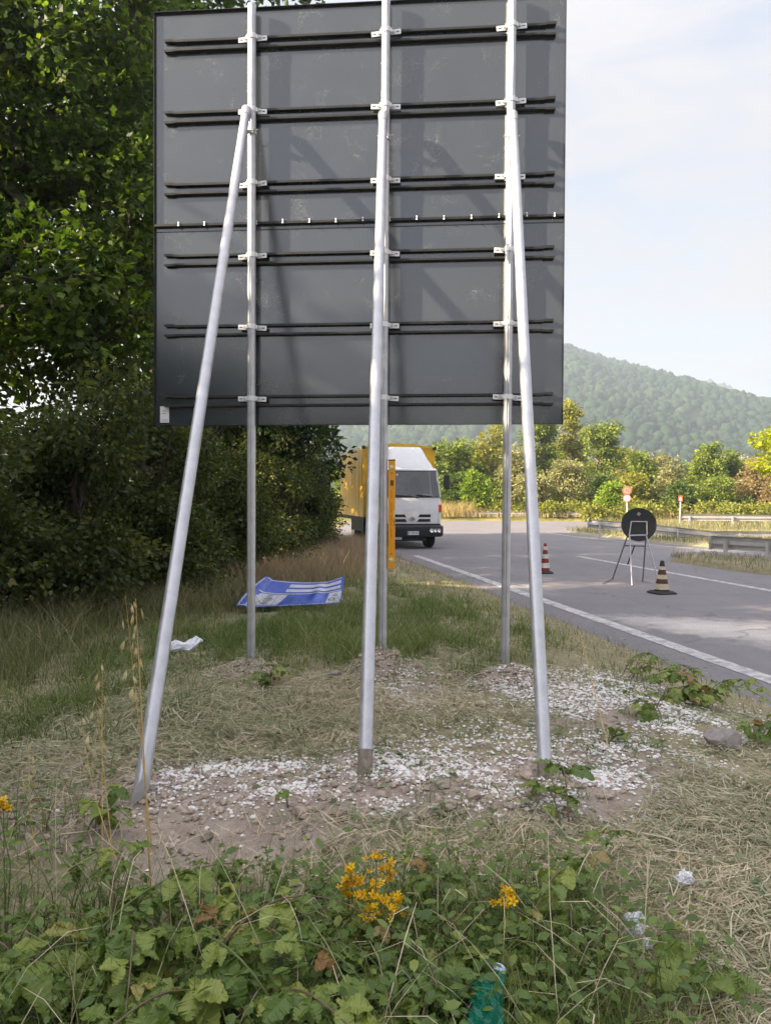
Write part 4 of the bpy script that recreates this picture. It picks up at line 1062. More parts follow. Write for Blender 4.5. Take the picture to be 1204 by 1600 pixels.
# ------------------------------------------------------------------ foliage builders
LEAF2 = (np.array([(0, 0, 0), (0.45, 0.30, 0.07), (1, 0, 0.0), (0.45, -0.30, 0.07)]), np.array([(0, 1, 2), (0, 2, 3)]))
LEAF4 = (np.array([(0, 0, 0), (0.28, 0.20, 0.05), (0.45, 0.13, 0.05), (0.66, 0.33, 0.07), (1, 0.02, -0.06), (0.66, -0.33, 0.07), (0.45, -0.13, 0.05), (0.28, -0.20, 0.05)]),
         np.array([(0, 1, 7), (1, 2, 6), (1, 6, 7), (2, 3, 5), (2, 5, 6), (3, 4, 5)]))
def unit(a): return a / np.maximum(np.linalg.norm(a, axis=-1, keepdims=True), 1e-9)
def leaf_arrays(P, fwd, nrm, size, tmpl):
    tv, tf = tmpl
    f = unit(fwd); s_ = unit(np.cross(nrm, f)); n_ = np.cross(f, s_)
    V = P[:, None, :] + size[:, None, None] * (f[:, None, :] * tv[None, :, 0:1] + s_[:, None, :] * tv[None, :, 1:2] + n_[:, None, :] * tv[None, :, 2:3])
    F = (tf[None] + (np.arange(len(P)) * len(tv))[:, None, None]).reshape(-1, 3)
    return V.reshape(-1, 3), F
def rand_dir(rg, n):
    return unit(rg.normal(0, 1, (n, 3)))
def foliage(lobes, n_cl, per, size, rg, tmpl=LEAF2, cl_r=0.25, shell=0.55, up=0.6, sun_tint=0.0):
    """leaf clusters spread through ellipsoid lobes; returns V, F, rnd and the cluster centres"""
    vol = np.array([l[3] * l[4] * l[5] for l in lobes]) ** 0.8; vol /= vol.sum()
    k = rg.choice(len(lobes), n_cl, p=vol)
    Lb = np.array(lobes)[k]
    d = rand_dir(rg, n_cl); r_ = rg.uniform(shell ** 3, 1, n_cl) ** (1 / 3.0) * (1 + rg.normal(0, 0.10, n_cl))
    C = Lb[:, :3] + d * r_[:, None] * Lb[:, 3:6]
    # uneven outline: thin out by noise
    nz_ = vnoise(C[:, 0] * 1.7 + 31, C[:, 2] * 1.7 + C[:, 1] * 1.3, 77)
    keep = nz_ > 0.22
    C = C[keep]; d = d[keep]; n_cl = len(C)
    n = n_cl * per
    off = rand_dir(rg, n) * (rg.uniform(0, 1, n) ** 0.5)[:, None] * cl_r * np.array((1, 1, 0.55))
    P = np.repeat(C, per, 0) + off
    out = np.repeat(d, per, 0)
    fwd = unit(off / cl_r + 0.5 * out + rg.normal(0, 0.35, (n, 3)) + np.array((0, 0, -0.25)))
    nrm = unit(rg.normal(0, 0.6, (n, 3)) + np.array((0, 0, up)) + 0.4 * out)
    s_ = size * rg.uniform(0.6, 1.25, n)
    V, F = leaf_arrays(P, fwd, nrm, s_, tmpl)
    clr = rg.normal(0, 0.24, n_cl)
    rnd = np.clip(0.45 + np.repeat(clr, per) + rg.normal(0, 0.13, n), 0, 1)
    return V, F, np.repeat(rnd, len(tmpl[0])), C
def limb(a, b, rg, sag=0.12, n=6):
    a = Vector(a); b = Vector(b); L_ = (b - a).length
    pts = []
    for i in range(n + 1):
        t = i / n
        p = a.lerp(b, t) + Vector((0, 0, 1)) * L_ * 0.10 * math.sin(math.pi * t)
        if 0 < i < n: p += Vector(rg.normal(0, sag * L_ * 0.22, 3))
        pts.append(p)
    return pts
def make_tree(name, label, cat, base, lobes, trunk_r, mat, bark, seed, n_cl, per, size, tmpl=LEAF2, cl_r=0.25, group=None, fork=0.35, shell=0.5, twigs=40, up=0.6, crown='crown', trunk='trunk'):
    rg = np.random.default_rng(seed)
    base = Vector(base)
    o = empty(name, base, 0, label, cat, group)
    lob = [(l[0] + base.x, l[1] + base.y, l[2] + base.z, l[3], l[4], l[5]) for l in lobes]
    V, F, rnd, C = foliage(lob, n_cl, per, size, rg, tmpl, cl_r, shell, up)
    obj_np(crown, V - np.array(base), F, M[mat], o, False, {'rnd': rnd})
    g = Geo()
    zt = max(l[2] for l in lob)
    top = Vector((np.mean([l[0] for l in lob]), np.mean([l[1] for l in lob]), base.z + (zt - base.z) * 0.85))
    tp = limb(base - Vector((0, 0, 0.15)), top, rg, 0.10, 8)
    g.tube(tp, [trunk_r * (1.25 - 1.05 * i / 8) for i in range(9)], 9)
    for l in lob:
        c_ = Vector(l[:3]); f_ = min(7, max(2, int(8 * fork + 3 * rg.uniform())))
        r_ = trunk_r * 0.45
        lp = limb(tp[f_], c_ + Vector(rg.normal(0, 0.15, 3)), rg, 0.16, 6)
        g.tube(lp, [r_ * (1 - 0.8 * i / 6) for i in range(7)], 6)
    if twigs and len(C):
        pick = C[rg.choice(len(C), min(twigs, len(C)), replace=False)]
        for c_ in pick:
            k = int(np.argmin([sum((c_[j] - l[j]) ** 2 for j in range(3)) for l in lob]))
            st = Vector(lob[k][:3]).lerp(Vector(c_), 0.1)
            lp = limb(st, Vector(c_), rg, 0.15, 3)
            g.tube(lp, [trunk_r * 0.12, trunk_r * 0.09, trunk_r * 0.06, trunk_r * 0.03], 4, cap=False)
    g.build(trunk, M[bark], o, smooth=True, org=base)
    return o
GZf = lambda x, y: float(ground_z(np.array([x]), np.array([y]))[0])
def gb(x, y): return (x, y, GZf(x, y))

# ------------------------------------------------------------------ trees and shrubs on the left
make_tree('oak_tree', 'large leafy oak nearest the camera at the left edge', 'tree', gb(-5.6, 9.2),
          [(0.9, -0.2, 5.6, 1.7, 1.4, 1.5), (-0.6, 0.2, 6.6, 1.9, 1.6, 1.5), (1.6, 0.3, 7.3, 1.4, 1.3, 1.2), (0.2, -0.3, 8.3, 1.8, 1.5, 1.3), (2.1, 0.1, 4.5, 1.3, 1.1, 0.9), (-0.3, -0.4, 4.4, 1.5, 1.2, 0.9), (1.7, 0.4, 5.9, 1.2, 1.1, 1.0), (-1.9, 0, 5.5, 1.5, 1.5, 1.8), (1.2, -0.3, 3.6, 1.5, 1.0, 0.7), (-0.2, -0.2, 3.4, 1.3, 1.0, 0.7), (2.5, 0.0, 3.5, 0.9, 0.9, 0.7), (2.6, 0.2, 5.2, 0.8, 0.9, 0.9), (2.5, 0.3, 6.8, 0.8, 0.8, 0.8), (0.3, -0.9, 2.75, 0.9, 0.7, 0.55), (2.3, -0.5, 2.7, 0.8, 0.7, 0.5), (1.9, -0.9, 3.3, 0.9, 0.7, 0.6), (1.2, -0.7, 2.6, 0.9, 0.6, 0.5), (0.4, 0.5, 3.0, 1.2, 0.8, 0.6), (-0.8, 0.2, 2.6, 1.0, 0.8, 0.7)],
          0.22, 'oak', 'bark', 21, 3500, 14, 0.125, LEAF4, 0.26, 'trees along the left side', 0.3, 0.45, 140)
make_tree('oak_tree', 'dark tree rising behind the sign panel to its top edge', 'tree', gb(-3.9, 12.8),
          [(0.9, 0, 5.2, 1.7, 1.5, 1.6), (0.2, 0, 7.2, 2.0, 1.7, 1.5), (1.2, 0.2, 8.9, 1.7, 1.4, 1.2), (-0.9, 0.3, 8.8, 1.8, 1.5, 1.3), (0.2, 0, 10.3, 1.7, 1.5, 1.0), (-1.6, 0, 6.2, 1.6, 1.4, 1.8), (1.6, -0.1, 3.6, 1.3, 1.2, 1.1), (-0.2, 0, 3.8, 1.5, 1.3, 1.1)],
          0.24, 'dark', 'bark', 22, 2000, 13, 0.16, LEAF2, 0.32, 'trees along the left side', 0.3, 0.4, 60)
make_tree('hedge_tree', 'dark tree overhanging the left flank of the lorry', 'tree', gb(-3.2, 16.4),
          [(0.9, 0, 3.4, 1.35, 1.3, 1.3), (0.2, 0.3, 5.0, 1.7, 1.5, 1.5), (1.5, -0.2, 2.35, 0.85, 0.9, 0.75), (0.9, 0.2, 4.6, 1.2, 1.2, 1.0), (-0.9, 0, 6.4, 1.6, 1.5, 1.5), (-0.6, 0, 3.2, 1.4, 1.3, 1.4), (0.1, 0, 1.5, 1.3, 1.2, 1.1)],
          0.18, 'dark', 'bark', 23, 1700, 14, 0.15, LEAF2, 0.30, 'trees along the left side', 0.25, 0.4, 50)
for k, (x, y, h, rr, lab) in enumerate(((-5.2, 21.5, 8.5, 2.2, 'tree hidden behind the sign and left of the lorry'), (-3.7, 19.4, 6.2, 1.5, 'hidden slender tree added beside the lorry to shade its flank'), (-5.6, 24.3, 7.0, 1.9, 'hidden tree added to the left row to shade the lorry flank'), (-6.2, 27.5, 8.0, 2.3, 'farthest tree of the left row behind the lorry'), (-8.6, 13.5, 9.5, 2.6, 'tree at the far left behind the nearest oak'))):  # slender tree and the next are unseen, added to shade the lorry flank
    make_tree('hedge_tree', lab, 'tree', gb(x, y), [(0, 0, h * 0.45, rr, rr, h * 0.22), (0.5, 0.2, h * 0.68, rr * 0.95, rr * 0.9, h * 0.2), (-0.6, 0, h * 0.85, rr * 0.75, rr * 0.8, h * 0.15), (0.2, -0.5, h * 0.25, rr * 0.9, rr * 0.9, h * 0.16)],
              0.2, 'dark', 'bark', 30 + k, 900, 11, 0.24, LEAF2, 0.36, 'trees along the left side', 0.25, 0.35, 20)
# the same row continues past the left edge of the picture and shades the verge
for k, (x, y, h, rr) in enumerate(((-7.6, 5.6, 6.3, 1.7), (-7.3, 3.2, 6.0, 1.6), (-7.4, 0.9, 5.6, 1.6), (-7.0, -1.4, 5.3, 1.6), (-7.2, -3.8, 4.8, 1.7))):
    make_tree('hedge_tree', 'hedge tree of the left row beside the viewer, outside the picture', 'tree', gb(x, y),
              [(0, 0, h * 0.30, rr, rr, h * 0.28), (0.2, 0.2, h * 0.55, rr * 0.95, rr, h * 0.25), (0, -0.1, h * 0.78, rr * 0.8, rr * 0.9, h * 0.2), (0.3, 0.6, h * 0.62, rr * 0.7, rr * 0.8, h * 0.2)],
              0.15, 'dark', 'bark', 50 + k, 750, 9, 0.28, LEAF2, 0.36, 'hedge trees beside the viewer', 0.25, 0.2, 10)
# low tree line behind the viewer (mirrored darkly in the lower half of the panel)
for k, (x, y, h, rr) in enumerate(((-9, -13, 6.6, 2.8), (-4.5, -15, 4.6, 2.4), (-0.5, -16, 3.4, 2.4), (3.6, -15, 5.0, 2.6), (8, -14, 7.4, 2.8), (12.5, -13, 8.0, 3))):
    make_tree('hedge_tree', 'low tree of the line behind the viewer, outside the picture', 'tree', (x, y, 0.0),
              [(0, 0, h * 0.35, rr, rr * 0.7, h * 0.34), (0.4, 0.2, h * 0.65, rr * 0.85, rr * 0.7, h * 0.28), (-0.7, 0, h * 0.75, rr * 0.6, rr * 0.6, h * 0.22)],
              0.15, 'dark', 'bark', 70 + k, 420, 9, 0.42, LEAF2, 0.5, 'trees behind the viewer', 0.25, 0.2, 6)
SHRUBS = [(-3.75, 6.5, 1.9, 0.9, 'dense shrub at the left edge under the oak'), (-3.15, 7.6, 1.9, 0.9, 'shrub second from the left edge under the oak'), (-2.75, 9.0, 2.2, 0.95, 'dark shrub between the left brace and left post'),
          (-2.55, 10.8, 2.3, 0.95, 'dark shrub just behind the left post'), (-2.15, 12.8, 2.0, 0.95, 'dark shrub behind the fallen blue sign'), (-4.9, 6.3, 2.4, 1.1, 'shrub half outside the left edge of the picture'),
          (-3.9, 9.4, 3.0, 1.2, 'tall shrub under the oak crown'), (-1.9, 15.0, 2.1, 0.9, 'shrub before the tree beside the lorry'), (-1.75, 17.3, 2.0, 0.8, 'shrub under the tree touching the lorry flank'), (-2.0, 19.8, 2.4, 0.9, 'shrub standing close to the lorry rear wheels'), (-2.75, 23.0, 3.0, 1.0, 'hidden shrub added to keep sky light off the lorry box side')]  # last shrub is unseen, added to block sky light from the lorry side
for k, (x, y, h, rr, lab) in enumerate(SHRUBS):
    rg = np.random.default_rng(90 + k)
    lobs = [(0, 0, h * 0.32, rr * 0.9, rr * 0.8, h * 0.33)] + [(rg.uniform(-0.6, 0.6) * rr, rg.uniform(-0.5, 0.5) * rr, h * rg.uniform(0.25, 0.95), rr * rg.uniform(0.3, 0.6), rr * 0.45, h * rg.uniform(0.1, 0.22)) for _ in range(7)] + [(rg.uniform(-0.9, 0.9) * rr, rg.uniform(-0.9, 0.2) * rr, h * rg.uniform(0.7, 1.25), rr * 0.13, rr * 0.13, h * 0.16) for _ in range(6)]
    make_tree('shrub', lab, 'shrub', gb(x, y), lobs, 0.05, 'shrub', 'bark', 95 + k, 1750, 12, 0.066, LEAF2, 0.17, 'shrubs under the left trees', 0.1, 0.45, 40, 0.5, 'foliage', 'stems')

# ------------------------------------------------------------------ trees beyond the road
def far_tree(px, top, wpx, d, mat, lab, seed, cat='tree', base_y=802, n=520, size=0.34, slim=1.0):
    b = at(px, base_y, d); t = at(px, top, d); w = wpx / 1200.0 * d / 2
    h = t.z - 0.2
    rg = np.random.default_rng(seed)
    lobs = [(0, 0, h * 0.45, w * 0.75, w * 0.65, h * 0.38)]
    for k in range(11):
        a = rg.uniform(0, 2 * np.pi); f = rg.uniform(0.12, 0.95)
        q_ = w * rg.uniform(0.5, 0.95) * (1.15 - 0.7 * f * slim)
        lobs.append((math.cos(a) * q_, math.sin(a) * q_ * 0.7, h * f, w * rg.uniform(0.22, 0.48), w * 0.4, h * rg.uniform(0.08, 0.16)))
    lobs.append((0, 0, h * 0.86, w * 0.45, w * 0.4, h * 0.13))
    return make_tree('far_' + ('bush' if cat == 'bush' else 'tree'), lab, cat, (b.x, d, 0.2), lobs, 0.03 * h, mat, 'palebark', seed, n, 14, size, LEAF2, 0.42, 'trees beyond the road', 0.3, 0.25, 25, 0.15)
FT = [(672, 700, 90, 62, 'f_green', 'green tree beyond the road right behind the lorry', 'tree'), (722, 682, 80, 64, 'f_green', 'broad green tree right of the lorry mirror', 'tree'), (765, 664, 76, 66, 'f_yellow', 'yellow green tree just left of the right post', 'tree'),
      (706, 742, 60, 56, 'f_dark', 'dark green bush right of the lorry cab', 'bush'), (742, 740, 46, 55, 'f_bright', 'bright green bush left of the right post', 'bush'), (800, 700, 70, 62, 'f_olive', 'olive tree seen between right post and brace', 'tree'),
      (845, 650, 74, 68, 'f_green', 'tall green tree rising to the panel corner', 'tree'), (893, 626, 56, 70, 'f_yellow', 'tallest slim tree under the panel corner', 'tree'), (935, 664, 76, 66, 'f_green', 'round green tree right of the tallest one', 'tree'),
      (882, 722, 100, 58, 'f_olive', 'silvery olive bush left of the round sign', 'bush'), (830, 742, 60, 57, 'f_olive', 'small silvery bush beside the right brace', 'bush'), (935, 742, 70, 60, 'f_dark', 'dark bush between olive bush and speed sign', 'bush'),
      (952, 758, 46, 54, 'f_bright', 'bright green bush left of the speed sign', 'bush'), (1003, 712, 56, 64, 'f_green', 'rounded green tree above the speed sign', 'tree'), (985, 742, 80, 58, 'f_yellow', 'yellow green bush behind the speed sign', 'bush'),
      (1046, 726, 66, 58, 'f_olive', 'pale dry bush right of the speed sign', 'bush'), (1062, 752, 60, 56, 'f_dark', 'dark green bush behind the marker board', 'bush'), (1100, 697, 60, 64, 'f_green', 'green tree left of the brown bushes', 'tree'),
      (1140, 704, 56, 66, 'f_green', 'green tree above the brown bushes', 'tree'), (1122, 745, 80, 57, 'f_green', 'leafy bush above the far guardrail', 'bush'), (1172, 722, 80, 58, 'f_brown', 'reddish brown dry bush at the right', 'bush'), (1215, 735, 60, 56, 'f_brown', 'brown dry bush cut by the right edge', 'bush'),
      (560, 720, 110, 70, 'f_green', 'tree far beyond the lorry, mostly hidden by it', 'tree')]
for px, top, w, d, m_, lab in ((690, 690, 130, 74, 'f_green', 'background tree behind the lorry roof'), (780, 690, 140, 76, 'f_olive', 'background tree between the right post and panel'), (870, 690, 140, 77, 'f_green', 'background tree behind the silvery olive bush'), (965, 700, 120, 76, 'f_yellow', 'background tree just left of the speed sign'),
        (1030, 712, 120, 75, 'f_olive', 'background tree right of the speed sign'), (1090, 715, 120, 75, 'f_green', 'background tree left of the brown bush'), (1150, 716, 120, 74, 'f_olive', 'background tree above the far guardrail'), (1210, 712, 120, 73, 'f_green', 'background tree cut by the right edge')):
    FT.append((px, top, w, d, m_, lab, 'tree'))
for k, (px, top, w, d, m_, lab, cat) in enumerate(FT):
    far_tree(px, top, w, d, m_, lab, 200 + k, cat, n=500 if cat == 'tree' else 420, size=0.27 if cat == 'tree' else 0.22)
rb_ = at(1245, 800, 27)
make_tree('robinia_tree', 'lime green tree reaching in at the right edge', 'tree', (rb_.x, 27, -0.2), [(-0.6, 0, 3.85, 0.95, 0.9, 0.38), (-0.55, 0.1, 2.95, 1.0, 0.9, 0.36), (-0.9, 0, 3.4, 0.55, 0.6, 0.25), (0.7, 0, 3.7, 1.3, 1.1, 0.9), (0.3, 0.3, 2.4, 1.0, 0.9, 0.4), (0.5, 0, 4.8, 1.0, 1.0, 0.5)],
          0.12, 'f_robinia', 'bark', 260, 700, 14, 0.13, LEAF2, 0.2, None, 0.4, 0.3, 25)

# ------------------------------------------------------------------ blades
def blades(P, h, w, lean, bend, rg, seg=3):
    """tapering bent strips; P (n,3), h heights, lean (n,2) horizontal direction scaled by bend"""
    n = len(P)
    ts = np.linspace(0, 1, seg + 1)
    a = rg.uniform(0, 2 * np.pi, n)
    side = np.stack([np.cos(a), np.sin(a), np.zeros(n)], -1)
    V = []
    for i, t in enumerate(ts):
        c_ = P.copy()
        c_[:, 0] += lean[:, 0] * bend * t ** 2 ; c_[:, 1] += lean[:, 1] * bend * t ** 2
        c_[:, 2] += h * (t - 0.35 * (bend / np.maximum(h, 1e-3)) * t ** 2 * 0.6)
        ww = w * (1 - t) ** 0.7 * 0.5
        if i < seg:
            V += [c_ - side * ww[:, None], c_ + side * ww[:, None]]
        else:
            V.append(c_)
    m_ = len(V); V = np.stack(V, 1)
    F = []
    for i in range(seg - 1):
        F += [(2 * i, 2 * i + 1, 2 * i + 3), (2 * i, 2 * i + 3, 2 * i + 2)]
    F.append((2 * seg - 2, 2 * seg - 1, 2 * seg))
    F = (np.array(F)[None] + (np.arange(n) * m_)[:, None, None]).reshape(-1, 3)
    return V.reshape(-1, 3), F, m_
def grass(name, label, X, Y, h, w, mat, rg, bend=0.6, tint=None, seg=3, sink=0.01):
    n = len(X)
    Z = ground_z(X, Y) - sink
    a = rg.uniform(0, 2 * np.pi, n)
    lean = np.stack([np.cos(a), np.sin(a)], -1)
    b = h * bend * rg.uniform(0.2, 1.3, n)
    V, F, m_ = blades(np.stack([X, Y, Z], -1), h, w, lean, b, rg, seg)
    rnd = np.clip((0.4 if tint is None else tint) + rg.normal(0, 0.2, n), 0, 1)
    o = obj_np(name, V, F, M[mat], None, False, {'rnd': np.repeat(rnd, m_)})
    return tag(o, label, 'grass', kind='stuff')
def straws(name, label, X, Y, L_, w, mat, rg, lift=0.03, tint=None, dirn=None, spread=np.pi, up_=0.35):
    n = len(X)
    a = rg.uniform(-spread, spread, n) + (0 if dirn is None else dirn)
    d = np.stack([np.cos(a), np.sin(a)], -1)
    curl = rg.normal(0, 0.13, n)
    zb = rg.uniform(0.0, 1.0, n) ** 1.6 * lift
    tilt = rg.normal(0, 0.7, n); bow = rg.uniform(0, 1.6, n)
    V = []
    for t in (-0.5, -0.17, 0.17, 0.5):
        x = X + d[:, 0] * L_ * t - d[:, 1] * curl * L_ * (t * t)
        y = Y + d[:, 1] * L_ * t + d[:, 0] * curl * L_ * (t * t)
        z = ground_z(x, y) + 0.006 + zb + np.abs(tilt * (t + 0.5)) * lift * up_ + bow * (0.25 - t * t) * lift * up_ + rg.uniform(0, 1, n) * 0.004
        ww = w * (0.5 if abs(t) < 0.3 else 0.25)
        V += [np.stack([x - d[:, 1] * ww, y + d[:, 0] * ww, z], -1), np.stack([x + d[:, 1] * ww, y - d[:, 0] * ww, z + ww * rg.uniform(-1.2, 1.2, n)], -1)]
    V = np.stack(V, 1)
    F = (np.array([(0, 1, 3), (0, 3, 2), (2, 3, 5), (2, 5, 4), (4, 5, 7), (4, 7, 6)])[None] + (np.arange(n) * 8)[:, None, None]).reshape(-1, 3)
    rnd = np.clip((0.5 if tint is None else tint) + rg.normal(0, 0.30, n), 0, 1)
    o = obj_np(name, V.reshape(-1, 3), F, M[mat], None, False, {'rnd': np.repeat(rnd, 8)})
    return tag(o, label, 'grass', kind='stuff')
def scatter(rg, n, patches):
    """patches: (x, y, rx, ry, weight) gaussians"""
    w = np.array([p[4] for p in patches], float); w /= w.sum()
    k = rg.choice(len(patches), n, p=w); p = np.array(patches)[k]
    return p[:, 0] + rg.normal(0, 1, n) * p[:, 2], p[:, 1] + rg.normal(0, 1, n) * p[:, 3]
def offroad(X, Y, m=0.12):
    return (X < EDGE_A + EDGE_B * Y - m)
def tufted(rg, X, Y, r_=0.05, per=14):
    return (np.repeat(X, per) + rg.normal(0, r_, len(X) * per), np.repeat(Y, per) + rg.normal(0, r_, len(X) * per))

rg = np.random.default_rng(400)
# long green grass behind and left of the posts
GP = [(-0.75, 6.6, 0.45, 0.5, 3), (-0.25, 6.0, 0.3, 0.35, 2), (0.45, 6.3, 0.3, 0.5, 2), (-1.6, 6.6, 0.5, 0.6, 3), (-2.3, 5.8, 0.5, 0.6, 3), (-0.5, 7.4, 0.5, 0.6, 3), (0.55, 8.0, 0.4, 0.9, 2.5), (0.2, 9.6, 0.5, 1.2, 2.5),
      (-1.7, 4.5, 0.25, 0.3, 0.7), (-2.1, 4.1, 0.3, 0.4, 1.5), (1.3, 6.6, 0.25, 0.6, 1), (-0.2, 12, 0.6, 1.8, 2), (-1.2, 10.5, 0.5, 1, 2)]
X, Y = scatter(rg, 1350, GP); HT = np.repeat(rg.uniform(0.45, 1.5, len(X)), 22); X, Y = tufted(rg, X, Y, 0.05, 22)
k = offroad(X, Y, 0.25) & (Y > 3.6); X, Y, HT = X[k], Y[k], HT[k]
tn = 0.24 + 0.75 * fbm(X * 1.7, Y * 1.7, 61, 3) * (0.6 + 0.8 * (rg.uniform(0, 1, len(X)) > 0.8))
grass('long_grass', 'long green grass growing behind the sign posts', X, Y, rg.uniform(0.08, 0.22, len(X)) * HT, rg.uniform(0.003, 0.007, len(X)), 'grass', rg, 1.1, tn + 0.15 * (HT - 1))
# tall grass at the foot of the shrubs
TP = [(-3.2, 6.7, 0.5, 0.5, 3), (-2.6, 7.8, 0.4, 0.5, 3), (-2.1, 9.0, 0.35, 0.6, 2.5), (-1.8, 10.6, 0.35, 0.8, 2.5), (-1.4, 12.5, 0.4, 0.9, 3), (-0.9, 14.8, 0.4, 1.0, 3), (-0.55, 17.5, 0.35, 1.2, 2.5), (-4.0, 6.2, 0.5, 0.5, 2), (-2.9, 5.4, 0.4, 0.5, 2), (-0.9, 20, 0.4, 1, 1)]
X, Y = scatter(rg, 1900, TP); X, Y = tufted(rg, X, Y, 0.07, 11); k = offroad(X, Y, 0.35); X, Y = X[k], Y[k]
grass('tall_grass', 'tall mixed dry and green grass at the foot of the shrubs', X, Y, rg.uniform(0.15, 0.5, len(X)), rg.uniform(0.004, 0.008, len(X)), 'tallgrass', rg, 0.8, 0.35 + 0.5 * sst(8, 15, Y) * rg.uniform(0.3, 1, len(X)))
# brownish dry weeds between the shrubs and the lorry
X, Y = scatter(rg, 1100, [(-1.35, 12.3, 0.3, 0.8, 2), (-1.05, 14.5, 0.35, 0.9, 3), (-0.75, 17, 0.35, 1.1, 3), (-0.9, 19.3, 0.35, 0.8, 2), (-1.7, 10.6, 0.25, 0.5, 1)]); X, Y = tufted(rg, X, Y, 0.08, 10); k = offroad(X, Y, 0.4); X, Y = X[k], Y[k]
grass('dry_weeds', 'pinkish brown dry weeds between the shrubs and the lorry', X, Y, rg.uniform(0.25, 0.65, len(X)), rg.uniform(0.005, 0.011, len(X)), 'dryweed', rg, 0.6, 0.5)
# verge by the road, thin
n = 5200
Y = rg.uniform(5, 22, n); X = EDGE_A + EDGE_B * Y - np.abs(rg.normal(0, 1, n)) * 0.9 - 0.15
grass('verge_grass', 'thin short grass along the asphalt edge', X, Y, rg.uniform(0.04, 0.13, n), rg.uniform(0.004, 0.008, n), 'tallgrass', rg, 0.8, 0.3 + 0.3 * rg.uniform(0, 1, n))
# mown straw and hay lying about, thin where the chippings lie
CH = [(p.x, p.y, rx * 1.15, ry * 1.15, w) for (p, rx, ry, w) in [(onz(340, 1205, .28), .16, .11, 1.5), (onz(430, 1200, .28), .18, .10, 1.3), (onz(400, 1245, .28), .22, .08, 1.0), (onz(640, 1225, .3), .22, .13, 3.2), (onz(730, 1215, .3), .20, .13, 2.6), (onz(600, 1190, .3), .2, .10, 1.4),
      (onz(830, 1275, .28), .12, .07, 1.2), (onz(900, 1210, .28), .15, .13, 2.8), (onz(960, 1170, .28), .22, .14, 2.0), (onz(950, 1095, .26), .26, .22, 3.2), (onz(1010, 1130, .24), .26, .18, 2.4), (onz(640, 1050, .38), .15, .22, 1.5), (onz(800, 1050, .36), .16, .18, 1.5), (onz(780, 1150, .3), .35, .25, 1.3), (onz(930, 1260, .26), .15, .12, 1.0), (onz(1060, 1240, .24), .15, .15, .5), (onz(560, 1240, .28), .4, .2, 1.0), (onz(1000, 1060, .22), .3, .2, 1.2), (onz(1060, 1090, .2), .3, .25, 1.6), (onz(1090, 1150, .22), .2, .2, .8), (onz(880, 1060, .28), .2, .2, 1.0), (onz(700, 1130, .3), .4, .4, .7)]]
def soil_density(X, Y):
    d = np.zeros(len(X))
    for (a_, b_, c_, w_) in SOIL[:9]: d = np.maximum(d, w_ * np.exp(-((X - a_) ** 2 + (Y - b_) ** 2) / (2 * (c_ * 0.5) ** 2)))
    return d
def chip_density(X, Y):
    d = np.zeros(len(X))
    for (a_, b_, c_, d_, w_) in CH: d += w_ * np.exp(-((X - a_) / c_) ** 2 / 2 - ((Y - b_) / d_) ** 2 / 2)
    return d
SP = [(-0.25, 4.5, 0.45, 0.45, 6), (0.3, 4.3, 0.4, 0.4, 4), (0.25, 2.75, 0.4, 0.22, 3), (1.2, 2.6, 0.5, 0.35, 5), (1.7, 2.9, 0.35, 0.35, 3), (0.9, 5.1, 0.3, 0.3, 0.6), (1.1, 2.1, 0.35, 0.25, 6), (0.8, 1.8, 0.3, 0.15, 3), (-0.6, 4.1, 0.5, 0.4, 2), (-1.2, 3.6, 0.4, 0.4, 1.5), (2.0, 4.2, 0.25, 0.4, 0.8), (-1.8, 3.1, 0.5, 0.3, 1.5), (-2.2, 5.0, 0.5, 0.6, 1.5), (1.3, 6.6, 0.4, 0.7, 2), (0.8, 5.9, 0.4, 0.4, 1)]
X, Y = scatter(rg, 36000, SP); k = offroad(X, Y, 0.3) & (fbm(X * 3.1, Y * 3.1, 333, 3) > 0.25 + 0.25 * rg.uniform(0, 1, len(X))) & (rg.uniform(0, 1, len(X)) > 0.97 * np.clip((chip_density(X, Y) - 0.55) / 1.0 + soil_density(X, Y), 0, 1)); X, Y = X[k], Y[k]; n = len(X)
dirf = 5.0 * fbm(X * 0.8, Y * 0.8, 71, 2)
straws('mown_straw', 'pale mown straw strewn over the verge', X, Y, 0.02 + 0.16 * rg.uniform(0, 1, n) ** 1.6, 0.0011 + 0.0032 * rg.uniform(0, 1, n) ** 2, 'straw', rg, 0.03, 0.25 + 0.55 * fbm(X * 1.4, Y * 1.4, 81, 3), dirf, 2.2)
HP = [(-1.0, 4.4, 0.45, 0.5, 4), (-1.7, 3.8, 0.5, 0.5, 4), (-0.5, 3.8, 0.5, 0.3, 2.5), (0.95, 4.3, 0.3, 0.2, 1), (1.6, 3.4, 0.3, 0.3, 2), (0.5, 3.75, 0.3, 0.25, 1.5), (1.5, 2.6, 0.45, 0.4, 4), (1.1, 2.1, 0.35, 0.25, 3), (0.3, 2.9, 0.3, 0.15, 1), (1.2, 3.1, 0.3, 0.3, 1.2), (-2.3, 3.4, 0.5, 0.6, 2.5), (0.6, 5.6, 0.3, 0.3, 1.2), (-1.3, 5.6, 0.4, 0.5, 2.5), (1.9, 4.7, 0.3, 0.3, 1.5)]
X, Y = scatter(rg, 24000, HP); k = offroad(X, Y, 0.3) & (fbm(X * 3.1, Y * 3.1, 377, 3) > 0.25 + 0.25 * rg.uniform(0, 1, len(X))) & (rg.uniform(0, 1, len(X)) > 0.97 * np.clip((chip_density(X, Y) - 0.55) / 1.0 + soil_density(X, Y), 0, 1)); X, Y = X[k], Y[k]; n = len(X)
dirf = 5.0 * fbm(X * 0.9, Y * 0.9, 171, 2)
